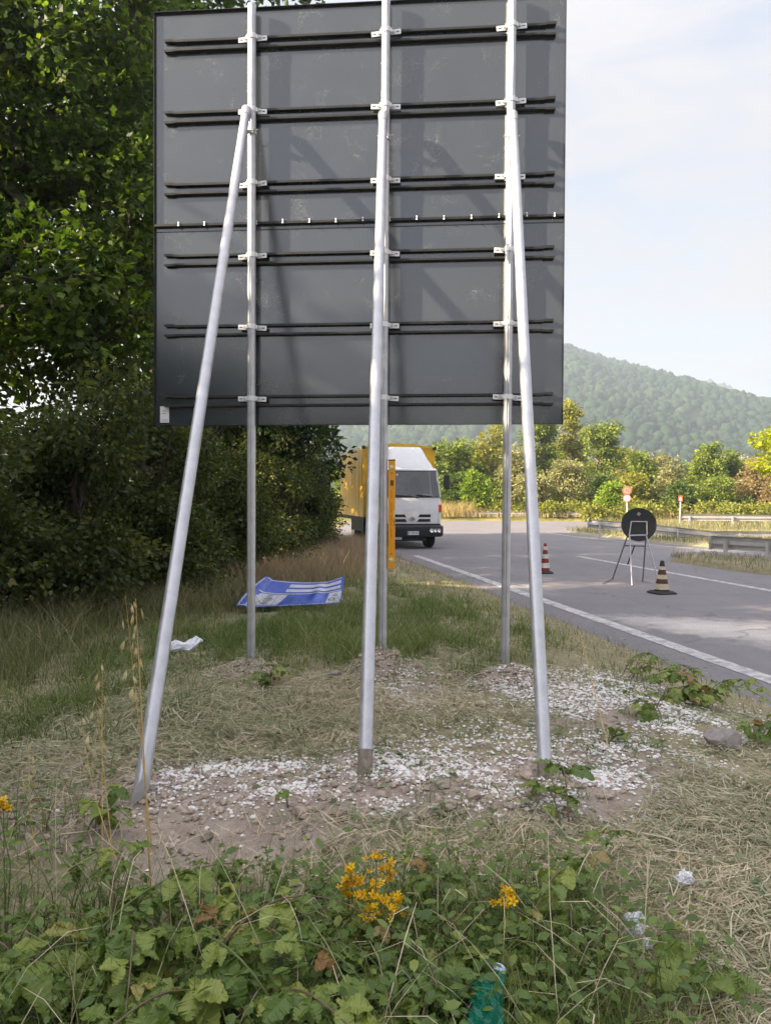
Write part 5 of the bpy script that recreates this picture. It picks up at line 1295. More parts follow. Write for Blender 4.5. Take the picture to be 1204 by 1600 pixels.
straws('mown_hay', 'grey green mown hay lying in swathes between the braces', X, Y, rg.uniform(0.04, 0.17, n), rg.uniform(0.002, 0.0055, n), 'hay_green', rg, 0.035, 0.2 + 0.65 * fbm(X * 1.4, Y * 1.4, 91, 3), dirf, 1.5)
# short tufts and cut leaves dotted over the gravel and hay
X = rg.uniform(-2.2, 2.2, 520); Y = rg.uniform(2.7, 6.2, 520); k = offroad(X, Y, 0.3) & (fbm(X * 2, Y * 2, 411, 3) > 0.45); X, Y = tufted(rg, X[k], Y[k], 0.03, 16); n = len(X)
grass('short_tufts', 'short green tufts dotted over the gravel and hay', X, Y, rg.uniform(0.03, 0.10, n), rg.uniform(0.002, 0.005, n), 'grass', rg, 1.2, 0.3 + 0.4 * fbm(X, Y, 412, 2))
X = rg.uniform(-2.4, 2.2, 5200); Y = rg.uniform(2.3, 6.0, 5200); k = offroad(X, Y, 0.3) & (fbm(X * 1.8 + 9, Y * 1.8, 421, 3) > 0.47); X, Y = X[k], Y[k]; n = len(X); a = rg.uniform(0, 2 * np.pi, n)
V, F = leaf_arrays(np.stack([X, Y, ground_z(X, Y) + rg.uniform(0.01, 0.05, n)], -1), np.stack([np.cos(a), np.sin(a), rg.uniform(-0.3, 0.3, n)], -1), unit(np.stack([rg.normal(0, 0.4, n), rg.normal(0, 0.4, n), np.ones(n)], -1)), rg.uniform(0.012, 0.045, n), LEAF4)
tag(obj_np('cut_leaves', V, F, M['cutleaf'], None, False, {'rnd': np.repeat(np.clip(rg.normal(0.4, 0.28, n), 0, 1), 8)}), 'wilted cut leaves strewn between the sign feet', 'leaf litter', kind='stuff')
# green weeds of the near foreground
FP = [(-0.9, 2.15, 0.5, 0.22, 3), (-0.2, 2.05, 0.4, 0.2, 3), (0.36, 2.05, 0.2, 0.25, 3.5), (0.5, 1.9, 0.12, 0.2, 0.8), (-0.5, 1.75, 0.6, 0.2, 4), (0.2, 1.75, 0.3, 0.2, 3.5), (-1.4, 2.5, 0.3, 0.3, 1.5), (-0.35, 2.45, 0.3, 0.06, 0.8)]
X, Y = scatter(rg, 560, FP); k = (Y < 2.36) | (X < -1.15); X, Y = X[k], Y[k]; X, Y = tufted(rg, X, Y, 0.035, 12); n = len(X)
grass('foreground_grass', 'green grass tangled among the foreground brambles', X, Y, rg.uniform(0.10, 0.34, n), rg.uniform(0.002, 0.0055, n), 'grass', rg, 0.8, 0.25 + 0.55 * fbm(X * 2, Y * 2, 62, 3) + 0.25 * (rg.uniform(0, 1, n) > 0.8), seg=4)
X, Y = scatter(rg, 340, FP); k = (Y < 2.4) | (X < -1.15); X, Y = X[k], Y[k]; n = len(X)
straws('dry_stalks', 'dry stalks fallen among the foreground brambles', X, Y, rg.uniform(0.08, 0.28, n), rg.uniform(0.0012, 0.0028, n), 'straw', rg, 0.22, 0.45 + 0.3 * rg.uniform(0, 1, n), up_=1.0)
# grass on the islands and beyond
def poly_scatter(rg, poly, n, yr, xr):
    X = rg.uniform(*xr, n); Y = rg.uniform(*yr, n); P = np.array(poly); ins = np.zeros(n, bool); j = len(P) - 1
    for i in range(len(P)):
        c_ = ((P[i, 1] > Y) != (P[j, 1] > Y)) & (X < (P[j, 0] - P[i, 0]) * (Y - P[i, 1]) / (P[j, 1] - P[i, 1] + 1e-9) + P[i, 0]); ins ^= c_; j = i
    return X[ins], Y[ins]
def grass_z(name, label, X, Y, z, h, w, mat, rg, tint, bend=0.6):
    n = len(X); a = rg.uniform(0, 2 * np.pi, n)
    V, F, m_ = blades(np.stack([X, Y, z + np.zeros(n)], -1), h, w, np.stack([np.cos(a), np.sin(a)], -1), h * bend * rg.uniform(0.2, 1.2, n), rg, 2)
    o = obj_np(name, V, F, M[mat], None, False, {'rnd': np.repeat(np.clip(tint + rg.normal(0, 0.2, n), 0, 1), m_)})
    return tag(o, label, 'grass', kind='stuff')
X, Y = poly_scatter(rg, ISL_B, 12000, (9, 19.3), (6.8, 12)); n = len(X)
grass_z('island_grass', 'dry grass under the near guardrail', X, Y, 0.08, rg.uniform(0.08, 0.30, n), rg.uniform(0.008, 0.018, n), 'tallgrass', rg, 0.45)
X, Y = poly_scatter(rg, ISL_A, 26000, (17, 36), (8, 24)); n = len(X)
grass_z('island_grass', 'green and dry grass on the island behind the long guardrail', X, Y, 0.1, rg.uniform(0.08, 0.32, n), rg.uniform(0.012, 0.03, n), 'tallgrass', rg, 0.4)
n = 5000; X = rg.uniform(11, 26, n); Y = rg.uniform(34.5, 42, n)
grass_z('island_grass', 'sunlit yellow green grass around the far guardrail', X, Y, 0.12, rg.uniform(0.15, 0.6, n), rg.uniform(0.015, 0.035, n), 'tallgrass', rg, 0.4)
n = 7000; X = rg.uniform(-6, 24, n); Y = rg.uniform(51.2, 58, n)
X[:1600] = rg.normal(4.6, 1.2, 1600); Y[:1600] = rg.uniform(51.5, 56, 1600)
grass_z('golden_grass', 'golden dry grass beyond the junction right of the lorry', X, Y, 0.25, rg.uniform(0.2, 0.8, n) * (1 + 0.7 * (np.abs(X - 4.6) < 1.6)), rg.uniform(0.02, 0.045, n), 'goldgrass', rg, 0.45)
# a continuous thicket between and behind the far trees
lob = []
for x in np.arange(-2, 36, 1.1):
    hgt = 1.6 + 2.6 * float(fbm(np.array([x * 0.35]), np.array([3.0]), 77, 3)[0]) ** 1.2
    for j in range(2): lob.append((x + rg.normal(0, 0.6), rg.uniform(60, 66), hgt * rg.uniform(0.35, 0.8) + 0.2, rg.uniform(0.7, 1.6), 1.0, hgt * rg.uniform(0.25, 0.5)))
V, F, rnd, C = foliage(lob, 2600, 12, 0.26, rg, LEAF2, 0.42, 0.3, 0.15)
tag(obj_np('thicket', V, F, M['f_green'], None, False, {'rnd': rnd}), 'continuous green thicket between and behind the far trees', 'thicket', kind='stuff')
# leafy undergrowth at the feet of the far trees
lob = []
for x in np.arange(5.5, 27, 0.8):
    yy = rg.uniform(49.5, 55) if x > 11 else rg.uniform(53, 56)
    lob.append((x + rg.normal(0, 0.3), yy, 0.5, 0.9, 0.7, 0.62 + 0.25 * rg.uniform()))
V, F, rnd, C = foliage(lob, 1700, 12, 0.24, rg, LEAF2, 0.34, 0.3)
tag(obj_np('undergrowth', V, F, M['f_under'], None, False, {'rnd': rnd}), 'yellow green undergrowth along the foot of the far trees', 'undergrowth', kind='stuff')

# ------------------------------------------------------------------ white chippings, clods, stones
X, Y = scatter(rg, 33000, CH); k = offroad(X, Y, 0.25) & (fbm(X * 4.5, Y * 4.5, 201, 4) > 0.28 + 0.36 * rg.uniform(0, 1, len(X)) ** 0.8); X, Y = X[k], Y[k]; n = len(X)
r_ = 0.0035 + 0.0075 * rg.uniform(0, 1, n) ** 1.7
r_ = r_ * (1 + 0.6 * (rg.uniform(0, 1, n) > 0.96))
Z = ground_z(X, Y) + r_ * rg.uniform(-0.25, 0.4, n) + 0.003
SZ = np.stack([r_ * 1.15, r_ * rg.uniform(0.65, 1.0, n), r_ * rg.uniform(0.4, 0.7, n)], -1); P = np.stack([X, Y, Z], -1); rn = np.clip(rg.normal(0.55, 0.27, n), 0, 1)
big = r_ > 0.0075
V1, F1 = blobs(P[big], SZ[big], 0.2, rg); V2, F2 = pebbles(P[~big], SZ[~big], 0.2, rg)
tag(obj_np('white_chippings', np.concatenate([V1, V2]), np.concatenate([F1, F2 + len(V1)]), M['gravel'], None, False, {'rnd': np.concatenate([np.repeat(rn[big], 12), np.repeat(rn[~big], 6)])}), 'white stone chippings scattered around the sign feet', 'gravel', kind='stuff')
X, Y = scatter(rg, 2300, [(a, b, c_ * 0.6, c_ * 0.5, w) for (a, b, c_, w) in SOIL[:9]]); n = len(X)
r_ = rg.uniform(0.005, 0.02, n) * (1 + 0.7 * (rg.uniform(0, 1, n) > 0.95))
V, F = blobs(np.stack([X, Y, ground_z(X, Y) + r_ * 0.2], -1), np.stack([r_ * 1.2, r_, r_ * 0.7], -1), 0.25, rg)
tag(obj_np('soil_clods', V, F, M['clod']), 'crumbled soil clods around the sign feet', 'soil', kind='stuff')
n = 900; Y = rg.uniform(4.5, 22, n); X = EDGE_A + EDGE_B * Y + rg.exponential(0.22, n) - 0.25
r_ = rg.uniform(0.004, 0.014, n); Z = np.maximum(ground_z(X, Y), 0.0) + r_ * 0.2
V, F = blobs(np.stack([X, Y, Z], -1), np.stack([r_ * 1.2, r_, r_ * 0.6], -1), 0.25, rg)
tag(obj_np('edge_grit', V, F, M['clod']), 'loose grit along the crumbling asphalt edge', 'grit', kind='stuff')
def stone(name, p, r_, sc, mat, label, seed):
    bm = bmesh.new(); bmesh.ops.create_icosphere(bm, subdivisions=3, radius=r_)
    rg_ = np.random.default_rng(seed); dirs = rand_dir(rg_, 11); off = rg_.uniform(0.62, 0.95, 11) * r_
    for v in bm.verts:
        for d, o_ in zip(dirs, off):
            dd = v.co.dot(Vector(d))
            if dd > o_: v.co -= Vector(d) * (dd - o_) * 0.92
        v.co = Vector((v.co.x * sc[0], v.co.y * sc[1], v.co.z * sc[2]))
    me = bpy.data.meshes.new(name); bm.to_mesh(me); bm.free(); me.materials.append(M[mat])
    o = link(bpy.data.objects.new(name, me)); o.location = p
    return tag(o, label, 'stone')
p = onz(1128, 1166, 0.27); stone('stone', (p.x, p.y, GZf(p.x, p.y) + 0.05), 0.085, (1.2, 0.9, 0.75), 'greystone', 'grey angular rock at the right side of the gravel', 3)
p = onz(751, 1098, 0.3); stone('stone', (p.x, p.y, GZf(p.x, p.y) + 0.015), 0.030, (1.3, 0.9, 0.7), 'yellowstone', 'small pale yellow stone left of the right brace', 4)
p = onz(520, 1047, 0.33); stone('stone', (p.x, p.y, GZf(p.x, p.y) + 0.02), 0.035, (1.4, 0.9, 0.7), 'greystone', 'grey stone in the grass between left and middle posts', 5)
# ------------------------------------------------------------------ bramble leaves: toothed leaflets, three to a leaf
def leaflet(L_, W, fold, droop, teeth=9, seed=0):
    rg = np.random.default_rng(seed)
    V = []; A = []; F = []
    ts = np.linspace(0, 1, teeth + 1)
    prof = lambda t: W * (math.sin(math.pi * min(1, (t * 0.97 + 0.03)) ** 0.85) ** 0.7)
    mid = []
    for t in ts:
        z = -droop * t * t * L_ + 0.02 * L_ * math.sin(9 * t)
        mid.append(len(V)); V.append((t * L_, 0, z)); A.append((t, 0, 0))
    for s_ in (-1, 1):
        edge = []
        for i, t in enumerate(ts[:-1]):
            for (tt, f) in ((t + 0.01, 0.95), (t + 0.62 / teeth, 1.04)):
                w = prof(min(tt, 1)) * f * (1 + rg.normal(0, 0.04))
                tl = min(1, tt + 0.03 * (f > 1))
                edge.append(len(V)); V.append((tl * L_, s_ * w, -droop * tt * tt * L_ + fold * w + 0.004 * rg.normal())); A.append((tt, s_ * w / W * 0.5, 0))
        edge.append(mid[-1])
        for i in range(teeth):
            m0, m1 = mid[i], mid[i + 1]
            e0, e1, e2 = edge[2 * i], edge[2 * i + 1], edge[2 * i + 2]
            for f in ((m0, e0, e1), (m0, e1, m1), (m1, e1, e2)):
                if len(set(f)) == 3: F.append(f if s_ > 0 else f[::-1])
    return V, A, F
def bramble_leaf_mesh(seed):
    rg = random.Random(seed)
    V = []; A = []; F = []
    def put(L_, W, M_, off):
        v, a, f = leaflet(L_, W, rg.uniform(-0.3, 0.6), rg.uniform(0.1, 0.7), 9, rg.randrange(999))
        b = len(V)
        for p, q_ in zip(v, a):
            V.append(M_ @ Vector(p) + Vector(off)); A.append(q_)
        F.extend([tuple(i + b for i in t) for t in f])
    base = 0.034
    put(0.085 * rg.uniform(0.9, 1.15), 0.034 * rg.uniform(0.9, 1.2), Matrix.Rotation(rg.uniform(-0.2, 0.2), 3, 'X') @ Matrix.Rotation(rg.uniform(-0.1, 0.3), 3, 'Y'), (base + 0.012, 0, 0))
    for s_ in (-1, 1):
        put(0.070 * rg.uniform(0.85, 1.15), 0.028 * rg.uniform(0.9, 1.2), Matrix.Rotation(s_ * R(rg.uniform(62, 85)), 3, 'Z') @ Matrix.Rotation(rg.uniform(-0.1, 0.3), 3, 'Y') @ Matrix.Rotation(rg.uniform(-0.3, 0.3), 3, 'X'), (base, 0, 0))
    # stalk
    g = Geo().tube([(0, 0, 0.0), (base * 0.6, 0, 0.003), (base + 0.012, 0, 0)], 0.0011, 4, cap=False)
    b = len(V)
    V += [Vector(p) for p in g.v]; A += [(0.0, 0.4, 0)] * len(g.v)
    me = mesh_np('leaf', np.array([tuple(p) for p in V]), [np.array(F), np.array([tuple(i + b for i in f) for f in g.f])], M['bramble'], False, {'lv': np.array(A)})
    return me
LEAVES = [bramble_leaf_mesh(k) for k in range(7)]
SMALLF = np.array([(0, 0, 0), (0.3, 0.24, 0.06), (0.7, 0.22, 0.04), (1, 0, -0.06), (0.7, -0.22, 0.04), (0.3, -0.24, 0.06)])
def bramble(name, x, y, label, n_cane, length, height, seed, aim=None, leaf_scale=0.80, dens=0.036, cat='bramble', group='brambles in the foreground', spread=1.0):
    rg = random.Random(seed)
    z0 = GZf(x, y)
    o = empty(name, (x, y, z0), 0, label, cat, group)
    nleaf = 0
    for c_ in range(n_cane):
        a = (rg.uniform(0, 2 * math.pi) if aim is None else aim + rg.uniform(-spread, spread))
        L_ = length * rg.uniform(0.7, 1.2); H = height * rg.uniform(0.6, 1.2)
        bx, by = rg.uniform(-0.06, 0.06), rg.uniform(-0.05, 0.05)
        path = []
        n_ = 12
        bendx = rg.uniform(-0.5, 0.5)
        for i in range(n_ + 1):
            t = i / n_
            aa = a + bendx * t
            path.append(Vector((bx + math.cos(aa) * L_ * t * (0.55 + 0.45 * t), by + math.sin(aa) * L_ * t * (0.55 + 0.45 * t), H * math.sin(math.pi * min(1, 0.08 + 0.72 * t)) - 0.03 * (1 - t))))
        Geo().tube(path, [0.0035 * (1 - 0.65 * i / n_) for i in range(n_ + 1)], 6).build('cane', M['cane'] if rg.random() < 0.6 else M['greenstem'], o, smooth=True)
        s_ = 0.06; side = 1
        tot = L_
        while s_ < tot:
            t = s_ / tot; fi = t * n_; i = min(n_ - 1, int(fi))
            p = path[i].lerp(path[i + 1], fi - i); tg = (path[i + 1] - path[i]).normalized()
            az = math.atan2(tg.y, tg.x) + side * R(rg.uniform(35, 100)); side = -side
            sc = leaf_scale * rg.uniform(0.42, 1.0) * (0.7 + 0.5 * math.sin(math.pi * min(1, t + 0.15)))
            if p.z > 0.0 and nleaf < 280:
                inst('leaf', rg.choice(LEAVES), o, p, (rg.uniform(-0.45, 0.45), rg.uniform(-0.35, 0.45), az), sc); nleaf += 1
            s_ += dens * rg.uniform(0.7, 1.3)
    return o
def fg(px, py, z=0.2):
    p = onz(px, py, z); return p.x, p.y
BR_ = [(60, 1500, 'bramble at the lower left corner of the picture', 4, 0.55, 0.26, None), (200, 1440, 'bramble left of centre below the left brace foot', 4, 0.5, 0.26, None), (330, 1540, 'bramble at the bottom edge left of centre', 4, 0.5, 0.28, None),
       (120, 1600, 'bramble leaves hanging over the bottom left edge', 4, 0.5, 0.22, None), (450, 1600, 'bramble at the bottom edge near the middle', 4, 0.5, 0.24, None), (440, 1450, 'low bramble left of the yellow flowers', 4, 0.4, 0.18, None),
       (690, 1470, 'bramble between the two clumps of yellow flowers', 3, 0.42, 0.24, None), (620, 1580, 'bramble left of the green bottle', 3, 0.45, 0.22, None), (830, 1540, 'bramble right of the green bottle', 2, 0.3, 0.18, None),
       (905, 1380, 'bramble with arching red cane right of the small flower clump', 3, 0.36, 0.26, None), (1140, 1500, 'bramble at the lower right corner', 2, 0.2, 0.12, None), (760, 1590, 'bramble leaves crossing the green bottle', 2, 0.25, 0.2, None), (1010, 1450, 'small bramble beside the white tissues', 1, 0.2, 0.10, None)]
for k, (px, py, lab, nc, L_, H, aim) in enumerate(BR_):
    x, y = fg(px, py + 75)
    bramble('bramble', x, y, lab, nc, L_, H, 500 + k, aim)
x, y = fg(885, 1315, 0.22); bramble('bramble_sprig', x, y, 'lone bramble sprig standing before the right brace foot', 2, 0.22, 0.20, 540, aim=1.6, leaf_scale=0.9, group='bramble sprigs on the gravel')
x, y = fg(1110, 1095, 0.2); bramble('bramble_sprig', x, y, 'bushy bramble at the asphalt edge on the right', 6, 0.42, 0.26, 541, leaf_scale=0.9, dens=0.035, group='bramble sprigs on the gravel')
x, y = fg(1030, 1125, 0.25); bramble('bramble_sprig', x, y, 'thin bramble sprig on the gravel left of the bushy one', 3, 0.3, 0.18, 542, leaf_scale=0.8, dens=0.07, group='bramble sprigs on the gravel')
x, y = fg(985, 1055, 0.2); bramble('bramble_sprig', x, y, 'small bramble where the gravel meets the asphalt', 4, 0.35, 0.2, 543, leaf_scale=0.7, dens=0.05, group='bramble sprigs on the gravel')
x, y = fg(445, 1290, 0.27); bramble('bramble_sprig', x, y, 'small upright sprig on bare soil below the middle brace', 1, 0.1, 0.13, 544, leaf_scale=0.9, dens=0.04, group='bramble sprigs on the gravel')
x, y = fg(410, 1065, 0.33); bramble('bramble_sprig', x, y, 'leafy sprig on the soil heap at the left post', 3, 0.25, 0.14, 545, leaf_scale=0.8, dens=0.05, group='bramble sprigs on the gravel')
x, y = fg(940, 1165, 0.26); bramble('bramble_sprig', x, y, 'tiny sprig on the gravel right of the right brace', 2, 0.2, 0.1, 546, leaf_scale=0.6, dens=0.05, group='bramble sprigs on the gravel')
x, y = fg(1180, 1160, 0.22); bramble('bramble_sprig', x, y, 'low bramble beside the grey rock at the right edge', 4, 0.3, 0.18, 547, leaf_scale=0.75, dens=0.05, group='bramble sprigs on the gravel')
x, y = fg(160, 1315, 0.22); bramble('bramble_sprig', x, y, 'small bramble left of the left brace foot', 2, 0.2, 0.14, 548, leaf_scale=0.8, dens=0.05, group='bramble sprigs on the gravel')
# small leaves that carpet the ground between the brambles
rg = np.random.default_rng(600)
X, Y = scatter(rg, 5500, [(a, b, c_ * 0.95, d_, w) for (a, b, c_, d_, w) in FP[:8]] + [(-1.6, 2.35, 0.35, 0.2, 1.5)]); k = (Y < 2.34) | (X < -1.15); X, Y = X[k], Y[k]; n = len(X)
hgt = rg.uniform(0.01, 0.26, n) * (0.4 + 0.9 * fbm(X * 3, Y * 3, 301, 2))
a = rg.uniform(0, 2 * np.pi, n)
V, F = leaf_arrays(np.stack([X, Y, ground_z(X, Y) + hgt], -1), np.stack([np.cos(a), np.sin(a), rg.uniform(-0.4, 0.3, n)], -1), unit(np.stack([rg.normal(0, 0.4, n), rg.normal(0, 0.4, n) - 0.2, np.ones(n)], -1)), rg.uniform(0.015, 0.045, n),
                   (SMALLF, np.array([(0, 1, 5), (1, 2, 5), (2, 4, 5), (2, 3, 4)])))
tag(obj_np('ground_cover', V, F, M['cover'], None, False, {'rnd': np.repeat(np.clip(rg.normal(0.4, 0.22, n), 0, 1), 6)}), 'small green leaves carpeting the ground between brambles', 'ground cover', kind='stuff')

# ------------------------------------------------------------------ upright weeds with small leaves
HERB = [(270, 1450, 'fine leaved green weed left of the brambles'), (350, 1445, 'fine leaved green weed below the bare soil patch'), (430, 1440, 'fine leaved green weed under the middle brace foot'), (500, 1445, 'fine leaved green weed left of the flower spike'), (660, 1420, 'fine leaved weed right of the large flower clump'),
        (720, 1440, 'fine leaved weed left of the small flower clump'), (840, 1450, 'fine leaved weed below the lone sprig'), (120, 1400, 'fine leaved weed near the left edge'), (560, 1560, 'fine leaved weed at the bottom centre'), (900, 1560, 'fine leaved weed left of the crumpled tissue')]
for k, (px, py, lab) in enumerate(HERB):
    rg_ = np.random.default_rng(700 + k); x, y = fg(px, py, 0.2); z = GZf(x, y)
    o = empty('weed_plant', (x, y, z), 0, lab, 'weed', 'small weeds in the foreground')
    st = Geo(); LP = []; LF = []
    for j in range(7):
        a = rg_.uniform(0, 6.28); hh_ = rg_.uniform(0.08, 0.18); sp_ = rg_.uniform(0.02, 0.10)
        path = [Vector((math.cos(a) * sp_ * t * t, math.sin(a) * sp_ * t * t, hh_ * t - 0.01)) for t in (0, 0.35, 0.7, 1)]
        st.tube(path, [0.0016, 0.0013, 0.001, 0.0006], 4)
        m_ = 34; t = rg_.uniform(0.15, 1, m_)
        P = np.stack([math.cos(a) * sp_ * t * t, math.sin(a) * sp_ * t * t, hh_ * t], -1); LP.append(P); b_ = rg_.uniform(0, 6.28, m_)
        LF.append(np.stack([np.cos(b_), np.sin(b_), rg_.uniform(-0.1, 0.7, m_)], -1))
    P = np.concatenate(LP); D = np.concatenate(LF); m_ = len(P)
    V, F = leaf_arrays(P, D, unit(np.stack([rg_.normal(0, 0.3, m_), rg_.normal(0, 0.3, m_), np.ones(m_)], -1)), rg_.uniform(0.010, 0.026, m_), LEAF2)
    obj_np('foliage', V, F, M['cover'], o, False, {'rnd': np.repeat(np.clip(rg_.normal(0.55, 0.2, m_), 0, 1), 4)})
    st.build('stems', M['greenstem'], o)
# ------------------------------------------------------------------ yellow wildflowers
def flower_mesh(seed):
    rg = random.Random(seed); g = Geo()
    for k in range(5):
        a = 2 * math.pi * k / 5 + rg.uniform(-0.1, 0.1); ca, sa = math.cos(a), math.sin(a)
        up = rg.uniform(0.15, 0.55)
        pts = [(0.001, 0, 0), (0.005, 0.0032, 0.005 * up), (0.011, 0.0022, 0.011 * up), (0.011, -0.0022, 0.011 * up), (0.005, -0.0032, 0.005 * up)]
        g.add([(x * ca - y * sa, x * sa + y * ca, z) for x, y, z in pts], [(0, 1, 2, 3, 4)])
    for k in range(9):
        a = rg.uniform(0, 6.28); g.tube([(0, 0, 0), (0.003 * math.cos(a), 0.003 * math.sin(a), 0.007)], 0.0005, 3, cap=False)
    return g.mesh('flower', M['petal'])
FLOW = [flower_mesh(k) for k in range(4)]
def wildflower(px, py, d, label, heads, seed, spread=(0.05, 0.05), n_stem=5):
    """heads: (px, py, n) clusters of blooms at distance d"""
    rg = random.Random(seed)
    b = at(px, py, d); z0 = GZf(b.x, b.y)
    o = empty('yellow_wildflower', (b.x, b.y, z0), 0, label, 'wildflower', 'yellow wildflowers in the foreground')
    O = Vector((b.x, b.y, z0))
    for (hx, hy, n_, sx, sz) in heads:
        c_ = at(hx, hy, d + rg.uniform(-0.05, 0.05)) - O
        foot = Vector((rg.uniform(-0.03, 0.03), rg.uniform(-0.03, 0.03), -0.01))
        mid = foot.lerp(c_, 0.5) + Vector((rg.uniform(-0.02, 0.02), rg.uniform(-0.02, 0.02), 0.01))
        st = Geo().tube([foot, mid, c_ - Vector((0, 0, sz * 0.8))], [0.0022, 0.0018, 0.0013], 5)
        for k in range(n_):
            p = c_ + Vector((rg.gauss(0, sx), rg.gauss(0, sx), rg.gauss(0, sz)))
            st.tube([c_ - Vector((0, 0, sz * 1.2)), p], [0.0008, 0.0006], 3, cap=False)
            inst('flower', rg.choice(FLOW), o, p, (rg.uniform(-0.2, 1.1), rg.uniform(-0.7, 0.7), rg.uniform(0, 6.28)), rg.uniform(0.75, 1.25))
        st.build('stem', M['greenstem'], o)
    return o
wildflower(590, 1520, 2.0, 'large clump of yellow wildflowers at the bottom centre', [(588, 1340, 8, .012, .010), (605, 1362, 14, .010, .012), (575, 1385, 22, .018, .014), (598, 1410, 26, .022, .014), (625, 1410, 16, .012, .016), (585, 1425, 12, .02, .01), (560, 1400, 8, .008, .01)], 31)
wildflower(548, 1500, 2.05, 'slim spike of yellow wildflowers left of the large clump', [(548, 1355, 6, .004, .010), (545, 1375, 12, .008, .012), (542, 1392, 14, .009, .010)], 32)
wildflower(790, 1510, 2.0, 'small clump of yellow wildflowers right of centre', [(785, 1402, 16, .013, .009), (797, 1398, 8, .008, .008), (778, 1412, 8, .01, .008), (795, 1440, 5, .012, .01)], 33)
wildflower(2, 1400, 2.2, 'yellow wildflower cut by the left edge', [(-2, 1255, 16, .014, .010), (6, 1262, 10, .01, .008)], 34)

# ------------------------------------------------------------------ wild oats
def spikelet_mesh():
    g = Geo()
    for s_ in (-1, 1):
        g.add([(0, 0, 0), (s_ * 0.0035, 0.001, -0.009), (s_ * 0.003, 0, -0.021), (0, 0.0008, -0.010)], [(0, 1, 2, 3)])
    g.add([(0, 0, 0), (0.0012, -0.001, -0.012), (0, 0, -0.024), (-0.0012, -0.001, -0.012)], [(0, 1, 2, 3)])
    return g.mesh('spikelet', M['oat'])
SPIK = spikelet_mesh()
def oat(foot, top, d, label, n_, seed, r_=0.0016, arch=0.0):
    rg = random.Random(seed)
    b = onz(foot[0], foot[1], GZf(*onz(foot[0], foot[1], 0.22).xy)); t = at(top[0], top[1], d)
    o = empty('wild_oat', b, 0, label, 'wild oat', 'wild oat stalks by the left brace')
    T = t - b
    path = [T * (i / 10) + Vector((arch * math.sin(math.pi * i / 10), 0, 0)) for i in range(11)]
    Geo().tube(path, [r_ * (1.2 - 0.9 * i / 10) for i in range(11)], 5).build('stalk', M['oatstem'], o, smooth=True)
    for k in range(n_):
        f = 0.62 + 0.38 * (k + 0.5) / n_
        i = min(9, int(f * 10)); p = path[i].lerp(path[i + 1], f * 10 - i)
        e = p + Vector((rg.choice((-1, 1)) * rg.uniform(0.01, 0.05) * (1.25 - f), rg.uniform(-0.02, 0.02), rg.uniform(-0.01, 0.02)))
        sp_ = inst('spikelet', SPIK, o, e, (rg.uniform(-0.4, 0.4), rg.uniform(-0.5, 0.5), rg.uniform(0, 6.28)), rg.uniform(1.2, 1.8))
        Geo().tube([p, e], 0.0005, 3, cap=False).build('pedicel', M['oatstem'], o)
oat((236, 1390), (212, 935), 2.55, 'tallest wild oat stalk crossing the left brace', 13, 1, 0.0030)
oat((238, 1330), (196, 930), 2.6, 'thin wild oat stalk just left of the tallest', 6, 2, 0.0018)
oat((176, 1330), (150, 1090), 2.75, 'short wild oat left of the brace foot', 10, 3, 0.0018)
oat((182, 1345), (128, 1120), 2.8, 'short wild oat leaning left near the brace foot', 11, 4, 0.0018, -0.02)
oat((60, 1360), (48, 1160), 2.7, 'wild oat bending near the left edge', 11, 5, 0.0017, -0.015)
oat((160, 1330), (160, 1030), 2.9, 'thin wild oat with few grains left of the brace', 7, 6, 0.0015)
oat((950, 1170), (905, 985), 4.6, 'dry bent stalk between right post and right brace', 3, 7, 0.003)
# ------------------------------------------------------------------ litter
def crumple(name, p, r_, sc, mat, label, cat, seed, k=2.6, amp=0.35):
    bm = bmesh.new(); bmesh.ops.create_icosphere(bm, subdivisions=4, radius=1.0)
    for v in bm.verts:
        c_ = v.co
        nse = abs(float(vnoise(c_.x * k + seed, c_.y * k + c_.z * k * 0.7, seed)) - 0.5) * 2 + 0.5 * abs(float(vnoise(c_.z * k * 2.3 + seed, c_.x * k * 2 - c_.y * 2, seed + 3)) - 0.5) * 2
        v.co = c_ * (1 - amp + amp * nse * 1.5)
        v.co = Vector((v.co.x * sc[0], v.co.y * sc[1], v.co.z * sc[2])) * r_
    me = bpy.data.meshes.new(name); bm.to_mesh(me); bm.free(); me.materials.append(M[mat])
    o = link(bpy.data.objects.new(name, me)); o.location = p
    return tag(o, label, cat)
p = onz(1068, 1405, 0.25); crumple('paper_tissue', (p.x, p.y, GZf(p.x, p.y) + 0.06), 0.030, (1.0, 0.6, 0.8), 'tissue', 'white tissue scrap lying on straw, upper of the two', 'tissue', 3)
p = onz(990, 1505, 0.22); crumple('paper_tissue', (p.x, p.y, GZf(p.x, p.y) + 0.10), 0.034, (0.9, 0.7, 1.0), 'tissue', 'crumpled white tissue among stalks near the bottom', 'tissue', 9)
p = onz(1010, 1530, 0.22); crumple('paper_tissue', (p.x, p.y, GZf(p.x, p.y) + 0.08), 0.016, (0.9, 0.7, 1.0), 'tissue', 'tiny white tissue scrap below the crumpled one', 'tissue', 12)
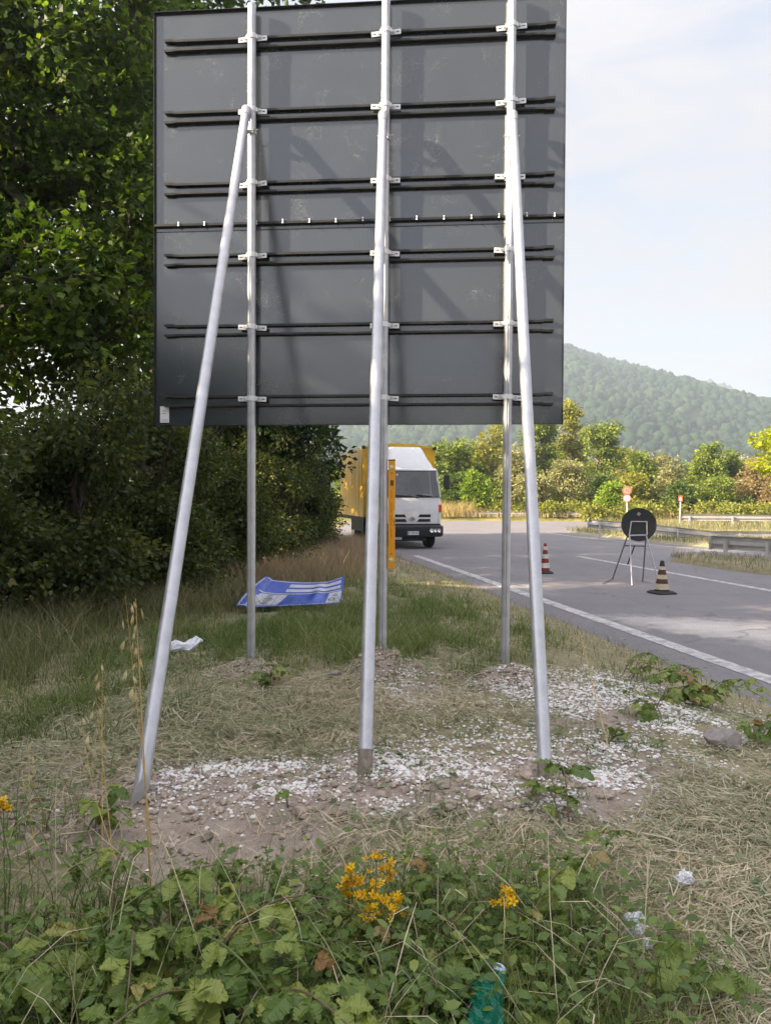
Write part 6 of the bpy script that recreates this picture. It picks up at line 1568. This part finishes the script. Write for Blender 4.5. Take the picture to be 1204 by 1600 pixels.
# crushed white bottle left of the left post
bA = onz(262, 1030, 0.32); bB = onz(316, 1020, 0.32)
wb = empty('plastic_bottle', bA, 0, 'crushed white plastic bottle lying in grass beside the left brace', 'bottle')
ax = bB - bA; ax.z += 0.02
prof = [(0.0, 0.012), (0.05, 0.036), (0.2, 0.045), (0.35, 0.036), (0.5, 0.044), (0.65, 0.040), (0.8, 0.040), (0.9, 0.02), (1.0, 0.012)]
g = Geo(); rings = []
dirv = ax.normalized(); sx = dirv.cross(Vector((0, 0, 1))).normalized(); sz = sx.cross(dirv)
rr_ = random.Random(4)
for t, r_ in prof:
    oz = Vector((0, 0, 0.075 + 0.018 * math.sin(9 * t) - 0.01 * t))
    rings.append([ax * t + oz + sx * math.cos(a) * r_ * rr_.uniform(0.75, 1.2) + sz * math.sin(a) * r_ * rr_.uniform(0.65, 1.15) for a in [2 * math.pi * k / 14 for k in range(14)]])
g.loft(rings).build('body', M['bottlewhite'], wb)
Geo().tube([ax * 1.0 + Vector((0, 0, 0.073)), ax * 1.06 + Vector((0, 0, 0.073))], 0.014, 12).build('cap', M['plastic'], wb)
# green bottle in the brambles
p0 = at(750, 1612, 1.68); p1 = at(776, 1525, 1.80)
gbt = empty('plastic_bottle', (p0.x, p0.y, GZf(p0.x, p0.y)), 0, 'crushed green plastic bottle among brambles at the bottom edge', 'bottle')
O = Vector(gbt.location); a0 = p0 - O; ax = p1 - p0
dirv = ax.normalized(); sx = dirv.cross(Vector((0, -1, 0.3))).normalized(); sz = sx.cross(dirv)
rings = []; rr_ = random.Random(8)
for t, r_ in ((-0.35, 0.020), (-0.33, 0.034), (-0.2, 0.042), (-0.1, 0.036), (0.0, 0.043), (0.1, 0.035), (0.2, 0.043), (0.3, 0.034), (0.4, 0.040), (0.5, 0.031), (0.6, 0.041), (0.7, 0.034), (0.82, 0.026), (0.95, 0.016), (1.05, 0.014)):
    rings.append([a0 + ax * t + sx * math.cos(a) * r_ * rr_.uniform(0.8, 1.2) + sz * math.sin(a) * r_ * rr_.uniform(0.6, 1.1) + sx * 0.008 * math.sin(7 * t) for a in [2 * math.pi * k / 16 for k in range(16)]])
Geo().loft(rings).build('body', M['greenbottle'], gbt)
Geo().tube([a0 + ax * 1.03, a0 + ax * 1.16], 0.0165, 14).build('cap', M['capblue'], gbt, smooth=True)
